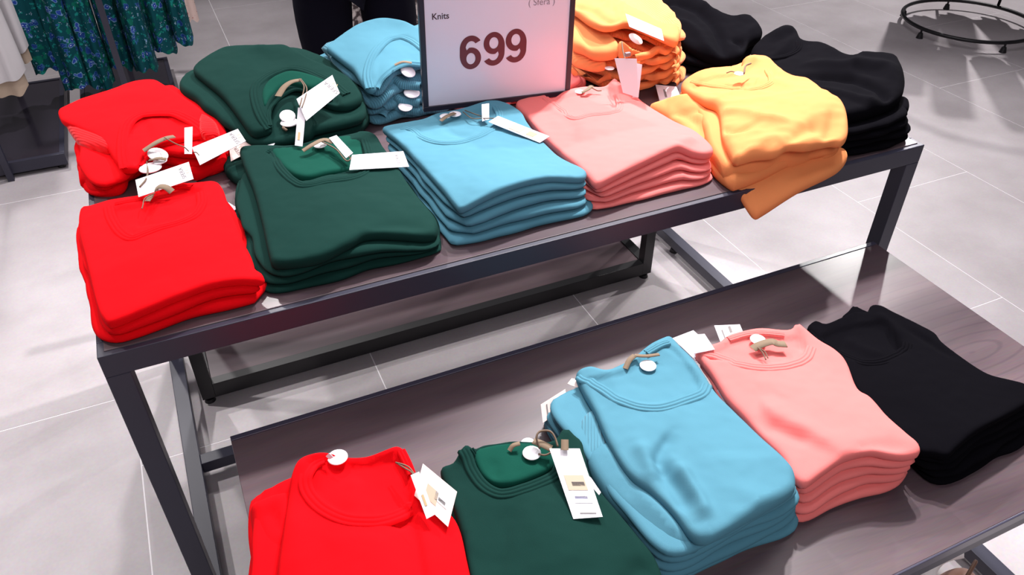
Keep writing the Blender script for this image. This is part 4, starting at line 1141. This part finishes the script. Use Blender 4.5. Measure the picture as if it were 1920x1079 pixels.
def floral(name, basec, flowers):
    m = mat(name, basec, 0.85, 0, 0.2)
    b = m.node_tree.nodes['Principled BSDF']
    tc = N(m, 'ShaderNodeTexCoord')
    prev = None
    base_socket = None
    for i, (scale, thr, col, rim) in enumerate(flowers):
        v = N(m, 'ShaderNodeTexVoronoi', Scale=scale); v.feature = 'F1'
        mp = N(m, 'ShaderNodeMapping'); mp.inputs['Location'].default_value = (i*3.1, i*1.7, i*.9)
        L(m, tc.outputs['Object'], mp.inputs['Vector'])
        nz = N(m, 'ShaderNodeTexNoise', Scale=scale*2.2, Detail=1.0)
        L(m, mp.outputs['Vector'], nz.inputs['Vector'])
        ad = N(m, 'ShaderNodeVectorMath', operation='MULTIPLY_ADD')
        ad.inputs[1].default_value = (0.03, 0.03, 0.03)
        L(m, nz.outputs['Color'], ad.inputs[0]); L(m, mp.outputs['Vector'], ad.inputs[2])
        L(m, ad.outputs['Vector'], v.inputs['Vector'])
        r = N(m, 'ShaderNodeValToRGB'); r.color_ramp.interpolation = 'CONSTANT'
        e = r.color_ramp.elements
        e[0].position = 0; e[0].color = (1, 1, 1, 1); e[1].position = thr; e[1].color = (0, 0, 0, 1)
        L(m, v.outputs['Distance'], r.inputs['Fac'])
        # only some of the cells carry a flower
        pick = N(m, 'ShaderNodeSeparateColor'); L(m, v.outputs['Color'], pick.inputs['Color'])
        gt = N(m, 'ShaderNodeMath', operation='GREATER_THAN'); gt.inputs[1].default_value = 0.42; L(m, pick.outputs[0], gt.inputs[0])
        mu = N(m, 'ShaderNodeMath', operation='MULTIPLY'); L(m, r.outputs['Color'], mu.inputs[0]); L(m, gt.outputs[0], mu.inputs[1])
        mx = N(m, 'ShaderNodeMix', data_type='RGBA')
        if prev is None: mx.inputs['A'].default_value = basec
        else: L(m, prev, mx.inputs['A'])
        if rim:
            rc = N(m, 'ShaderNodeValToRGB'); rc.color_ramp.interpolation = 'CONSTANT'
            ee = rc.color_ramp.elements
            ee[0].position = 0; ee[0].color = srgb(200, 214, 236); ee[1].position = thr*.22; ee[1].color = col
            q = ee.new(thr*.78); q.color = rim
            L(m, v.outputs['Distance'], rc.inputs['Fac']); L(m, rc.outputs['Color'], mx.inputs['B'])
        else: mx.inputs['B'].default_value = col
        L(m, mu.outputs[0], mx.inputs['Factor'])
        prev = mx.outputs['Result']
    L(m, prev, b.inputs['Base Color'])
    return m


fl_blue = floral('green_blue_floral_cloth', srgb(3, 72, 80), [(26, .42, srgb(6, 104, 88), 0), (38, .3, srgb(24, 134, 128), 0), (24, .34, srgb(26, 60, 130), srgb(50, 96, 150)), (21, .3, srgb(40, 70, 158), srgb(110, 150, 190)), (48, .2, srgb(60, 140, 165), srgb(180, 195, 215))])
fl_pink = floral('pink_floral_cloth', srgb(232, 206, 196), [(40, .2, srgb(170, 30, 50), 0), (30, .12, srgb(120, 110, 80), 0)])
white_cloth = knit('white_cloth', srgb(228, 224, 226), .1)
cream_cloth = knit('cream_cloth', srgb(212, 190, 168), .1)


def hanging(name, label, cat, x0, x1, y, z0, z1, m, group, seed, depth=0.05, folds=3, slope=0.0, flare=1.0, lining=None):
    root = thing(name, label, cat, ((x0+x1)/2, y, z0), group)
    rnd = random.Random(seed)

    def body(zlo, fl, dep, mm, nm, inset):
        bm = bmesh.new(); rows = []
        nu = 56; nv = 26
        ph = rnd.random()*6; ph2 = rnd.random()*6
        for j in range(nv+1):
            t = j/nv; z = z1 + (zlo-z1)*t
            hw = (x1-x0)/2*(0.72 + 0.28*t*fl) - inset; cx = (x0+x1)/2
            row = []
            for i in range(nu):
                a = 2*PI*i/nu
                wv = (0.3+0.7*t)*(0.34*math.sin(a*folds*2+ph) + 0.2*math.sin(a*folds*3+ph2+2*t))
                r_ = 1 + wv*0.55
                xx = cx + hw*math.cos(a)*(1+0.1*wv)
                yy = y + dep*math.sin(a)*(0.7+0.5*t)*r_ + 0.012*math.sin(xx*60+ph)
                zz = z + t*(slope*(xx-cx) + 0.012*math.sin(a*folds+ph2) + 0.006*math.sin(a*7+ph))
                row.append(bm.verts.new((xx, yy, zz)))
            rows.append(row)
        for j in range(nv):
            for i in range(nu):
                bm.faces.new((rows[j][i], rows[j][(i+1) % nu], rows[j+1][(i+1) % nu], rows[j+1][i]))
        bm.faces.new(rows[0])
        bmesh.ops.recalc_face_normals(bm, faces=bm.faces)
        return obj(nm, bm, mm, root, True)
    body(z0, flare, depth, m, 'cloth', 0)
    if lining: body(z0-.07, flare, depth*.8, lining, 'lining', .012)
    tube('hanger', [((x0+x1)/2-.05, y, z1-.02), ((x0+x1)/2, y, z1+.04), ((x0+x1)/2, y, z1+.1), ((x0+x1)/2+.015, y, z1+.115)], .003, black_plastic, root)
    return root


def rack(label, x0, x1, y0, y1, h, posts):
    r = thing('clothes_rack', label, 'clothes rack', ((x0+x1)/2, (y0+y1)/2, 0))
    box('base_board', x0+.02, x1-.02, y0+.02, y1-.02, .05, .066, mat('dark_gloss_board', srgb(52, 48, 58), .12, 0, .5), r, .001)
    for a in ((x0, x1, y0, y0+.02), (x0, x1, y1-.02, y1), (x0, x0+.02, y0+.02, y1-.02), (x1-.02, x1, y0+.02, y1-.02)):
        box('base_rail', *a, .02, .07, metal, r, .001)
    for (x, y) in posts:
        box('post', x-.012, x+.012, y-.012, y+.012, 0.0, h, metal, r, .001)
    xs_ = [p[0] for p in posts]; ys_ = [p[1] for p in posts]
    box('hanging_rail', min(xs_)-.012, max(xs_)+.012, min(ys_)-.012, max(ys_)+.012, h, h+.024, metal, r, .001)
    for x in (x0+.03, x1-.03):
        for y in (y0+.03, y1-.03):
            glide(x, y, r, .02)
    return r


rack('low dark rack with a glossy base board under the white garments, top left', -1.5, -.49, 3.47, 4.35, 1.5, [(-.71, 3.455), (-.71, 4.364)])
rack('dark rack behind the tall table with the blue floral dresses', -.42, .005, 3.62, 4.42, 1.5, [(-.19, 3.60), (-.19, 4.435)])
specs = [(-.56, -.44, 4.05, .24), (-.46, -.34, 4.0, .16), (-.36, -.245, 4.03, .14), (-.25, -.14, 4.06, .2), (-.15, -.04, 3.98, .2), (-.05, .06, 4.04, .25), (.055, .145, 4.0, .3)]
pos = ['leftmost of the row, beside the white garments', 'second from left of the row', 'third from left, just left of the rack post', 'behind the rack post', 'just right of the rack post', 'second from right of the row', 'rightmost of the row, beside the pink floral one']
for i, ((a, b, y, z), ps) in enumerate(zip(specs, pos)):
    hanging('floral_dress', 'green and blue floral dress hanging %s' % ps, 'dress', a, b, y, z, 1.35, fl_blue, 'green and blue floral dresses on the rack', 20+i, depth=.085, folds=2)
hanging('floral_dress', 'pale pink dress with red flowers hanging behind the blue floral dresses', 'dress', .06, .2, 4.3, .28, 1.35, fl_pink, None, 40, depth=.05)
hanging('white_garment', 'white garment with cream lining hanging at the left edge, nearer the post', 'garment', -.80, -.565, 3.85, .30, 1.35, white_cloth, 'white garments on the left rack', 50, depth=.07, lining=cream_cloth)
hanging('white_garment', 'white garment hanging at the top left corner beside the floral dresses', 'garment', -.70, -.50, 4.02, .36, 1.35, white_cloth, 'white garments on the left rack', 51, depth=.06, lining=cream_cloth)

# ------------------------------------------------------------------ round rack, top right
rr = thing('round_clothes_rack', 'black round clothes rack base ring on small feet at the top right', 'clothes rack', (4.389, 3.134, 0))
for z, rad, nm in ((.055, .367, 'base_ring'), (1.35, .34, 'hanging_ring')):
    tube(nm, [(4.389+rad*math.cos(a), 3.134+rad*math.sin(a), z) for a in np.linspace(0, 2*PI, 72, endpoint=False)], .0105, black_plastic, rr, 10, True)
for k, (px, py) in enumerate(((1688, 22), (1775, 10), (1741, 62), (1870, 84))):
    q = at(px, py, .02)
    a = math.atan2(q[1]-3.134, q[0]-4.389)
    x, y = 4.389+.367*math.cos(a), 3.134+.367*math.sin(a)
    bm = bmesh.new()
    bmesh.ops.create_cone(bm, cap_ends=True, segments=16, radius1=.02, radius2=.012, depth=.03, matrix=Matrix.Translation((x, y, .015)))
    bmesh.ops.create_cone(bm, cap_ends=True, segments=10, radius1=.006, radius2=.006, depth=.02, matrix=Matrix.Translation((x, y, .038)))
    obj('foot', bm, black_plastic, rr)
for a in (1.2, 3.3, 5.4):
    c_, s_ = math.cos(a), math.sin(a)
    tube('post', [(4.389+.36*c_, 3.134+.36*s_, .055), (4.389+.34*c_, 3.134+.34*s_, 1.35)] if s_ > 0 else [(4.389+.36, 3.134+.1, .055), (4.389+.33, 3.134+.08, 1.35)], .009, black_plastic, rr, 8)
for i in range(10):
    a = .35 + i*2*PI/10
    x, y = 4.389+.3*math.cos(a), 3.134+.3*math.sin(a)
    hanging('white_garment', 'white lace garment hanging on the round rack, %s counter-clockwise from the far right' % ['first', 'second', 'third', 'fourth', 'fifth', 'sixth', 'seventh', 'eighth', 'ninth', 'tenth'][i], 'garment', x-.085, x+.085, y, .27 + .03*(i % 3) + (.12 if y < 3 else 0), 1.2, white_cloth, 'white garments on the round rack', 60+i, depth=.07)

patt = mat('grey_patterned_cloth', srgb(150, 140, 138), .9)
_b = patt.node_tree.nodes['Principled BSDF']
_n = N(patt, 'ShaderNodeTexNoise', Scale=38.0, Detail=4.0); _tc = N(patt, 'ShaderNodeTexCoord'); L(patt, _tc.outputs['Object'], _n.inputs['Vector'])
_r = N(patt, 'ShaderNodeValToRGB'); _r.color_ramp.elements[0].position = .42; _r.color_ramp.elements[1].position = .56
_r.color_ramp.elements[0].color = srgb(70, 58, 60); _r.color_ramp.elements[1].color = srgb(206, 196, 192)
L(patt, _n.outputs['Fac'], _r.inputs['Fac']); L(patt, _r.outputs['Color'], _b.inputs['Base Color'])
ga = at_y(652, 62, 3.7); gb = at_y(792, 44, 3.7)
hanging('patterned_garment', 'grey mottled garment hanging behind the person, seen between the legs', 'garment', float(ga[0]), float(gb[0]), 3.7, float(ga[2]), 1.2, patt, None, 77, depth=.05)

# ------------------------------------------------------------------ people


def skin_body(name, joints, edges, m, parent, root_i=0, sub=2):
    me = D.meshes.new(name)
    me.from_pydata([j[:3] for j in joints], edges, [])
    o = D.objects.new(name, me); C.objects.link(o)
    md = o.modifiers.new('skin', 'SKIN')
    for v, j in zip(me.skin_vertices[0].data, joints):
        v.radius = (j[3], j[4] if len(j) > 4 else j[3])
    me.skin_vertices[0].data[root_i].use_root = True
    sb = o.modifiers.new('sub', 'SUBSURF'); sb.levels = sub; sb.render_levels = sub
    m2 = D.meshes.new_from_object(o.evaluated_get(bpy.context.evaluated_depsgraph_get()))
    D.objects.remove(o)
    m2.name = name; m2.materials.clear()
    return link_mesh(name, m2, m, parent, True)


navy = knit('navy_trouser_cloth', srgb(14, 13, 26), .2)
skinm = mat('skin', srgb(214, 162, 138), .55)
shirt = knit('dark_shirt_cloth', srgb(30, 30, 44), .1)
px0, py0 = 0.67, 2.86
pers = thing('person', 'person in dark navy trousers standing behind the tall table', 'person', (px0, py0, 0))
hipz = .86
J = [(px0, py0, .92, .15, .12),
     (px0-.115, py0, .80, .122), (px0-.125, py0-.01, .62, .11), (px0-.11, py0-.01, .47, .085), (px0-.1, py0+.02, .26, .07), (px0-.1, py0+.03, .1, .07),
     (px0+.115, py0, .80, .122), (px0+.125, py0-.01, .62, .11), (px0+.12, py0-.01, .47, .085), (px0+.12, py0+.02, .26, .07), (px0+.12, py0+.03, .1, .07)]
skin_body('trousers', J, [(0, 1), (1, 2), (2, 3), (3, 4), (4, 5), (0, 6), (6, 7), (7, 8), (8, 9), (9, 10)], navy, pers)
J = [(px0, py0, .98, .15, .11), (px0, py0, 1.15, .15, .1), (px0, py0, 1.36, .17, .1), (px0-.19, py0, 1.42, .06), (px0-.25, py0, 1.2, .05), (px0-.22, py0-.26, 1.14, .04), (px0+.19, py0, 1.42, .06), (px0+.25, py0, 1.2, .05), (px0+.22, py0-.26, 1.14, .04), (px0, py0, 1.46, .07)]
skin_body('shirt', J, [(0, 1), (1, 2), (2, 3), (3, 4), (4, 5), (2, 6), (6, 7), (7, 8), (2, 9)], shirt, pers)
J = [(px0, py0, 1.45, .05), (px0, py0-.005, 1.53, .05), (px0, py0-.01, 1.6, .078, .085), (px0, py0-.01, 1.68, .08, .09), (px0, py0-.01, 1.73, .05)]
head = skin_body('head', J, [(0, 1), (1, 2), (2, 3), (3, 4)], skinm, pers)
bm = bmesh.new()
bmesh.ops.create_cone(bm, cap_ends=True, segments=8, radius1=.014, radius2=.006, depth=.045, matrix=Matrix.Translation((px0, py0-.1, 1.63)))
obj('nose', bm, skinm, pers, True)
for s in (-1, 1):
    bm = bmesh.new(); bmesh.ops.create_uvsphere(bm, u_segments=12, v_segments=8, radius=.012, matrix=Matrix.Translation((px0+s*.032, py0-.088, 1.655)))
    obj('eye', bm, black_plastic, pers, True)
bm = bmesh.new(); bmesh.ops.create_uvsphere(bm, u_segments=24, v_segments=14, radius=1)
for v in bm.verts: v.co = Vector((v.co.x*.092, v.co.y*.1+.014, max(v.co.z*.09, -.03))) + Vector((px0, py0, 1.70))
obj('hair', bm, mat('dark_hair', srgb(24, 18, 18), .6), pers, True)
for s in (-1, 1):
    hx = px0+s*.21; hy = py0-.3; hz = .2
    J = [(hx, hy+.03, .97+hz, .026, .022), (hx, hy, .9+hz, .036, .016), (hx, hy-.005, .86+hz, .034, .013)]; E_ = [(0, 1), (1, 2)]
    for k in range(4):
        b0 = len(J); fx = hx+(k-1.5)*.018; ln = (.06, .072, .068, .052)[k]
        J += [(fx, hy-.008, .85+hz, .0085), (fx, hy-.012, .85+hz-ln*.5, .008), (fx, hy-.004, .85+hz-ln, .007)]
        E_ += [(2, b0), (b0, b0+1), (b0+1, b0+2)]
    b0 = len(J); J += [(hx-s*.034, hy-.014, .885+hz, .009), (hx-s*.046, hy-.02, .85+hz, .008)]; E_ += [(1, b0), (b0, b0+1)]
    skin_body('hand', J, E_, skinm, pers, 0, 1)
for s in (-1, 1):
    bm = bmesh.new(); bmesh.ops.create_uvsphere(bm, u_segments=24, v_segments=12, radius=1)
    for v in bm.verts:
        v.co = Vector((v.co.x*.045*(1-.15*v.co.y), v.co.y*.135, max(v.co.z, -.5)*.055 + .0275)) + Vector((px0+s*.11, py0-.04, 0))
    obj('shoe', bm, black_plastic, pers, True)

# bag under the edge of the low table
bz = .2
bq = at(1812, 1083, bz)
bx, by = float(bq[0]), float(bq[1])
bag = thing('bag', 'beige rounded bag with white lace trim under the low table, bottom right corner', 'bag', (bx, by, 0))
fd = Vector((ray(1808, 1040)[0], ray(1808, 1040)[1], 0)).normalized()
sd_ = Vector((fd.y, -fd.x, 0))
bm = bmesh.new(); bmesh.ops.create_uvsphere(bm, u_segments=32, v_segments=20, radius=1)
for v in bm.verts:
    x, y, z = v.co
    k = 1 - .25*max(z, 0)
    v.co = Vector((bx, by, 0)) + sd_*(x*.052*k) + fd*(y*.085*k) + Vector((0, 0, max(z, -.92)*bz/1.92 + bz*.48))
obj('bag_body', bm, mat('beige_leather', srgb(232, 178, 156), .5), bag, True)
lace = mat('white_lace', srgb(240, 232, 232), .9)
pts = []
for i in range(15):
    t = i/14*PI*.9
    pts.append(Vector((bx, by, 0)) + sd_*(-.034-.03*math.sin(t)) + fd*(.075-.15*i/14) + Vector((0, 0, bz*.9+.012*math.sin(t))))
ribbon('lace_trim', pts, .034, [(-.5, -.006), (-.3, .004), (-.1, .002), (.1, .005), (.3, .002), (.5, -.006)], lace, bag)
tube('handle', catmull(np.array([(bx, by, bz*.95)]) + np.array([tuple(fd*.05), tuple(fd*.03 + Vector((0, 0, .03))), tuple(fd*-.03 + Vector((0, 0, .03))), tuple(fd*-.05)]), 6, False), .004, mat('brown_strap', srgb(120, 84, 66), .6), bag)
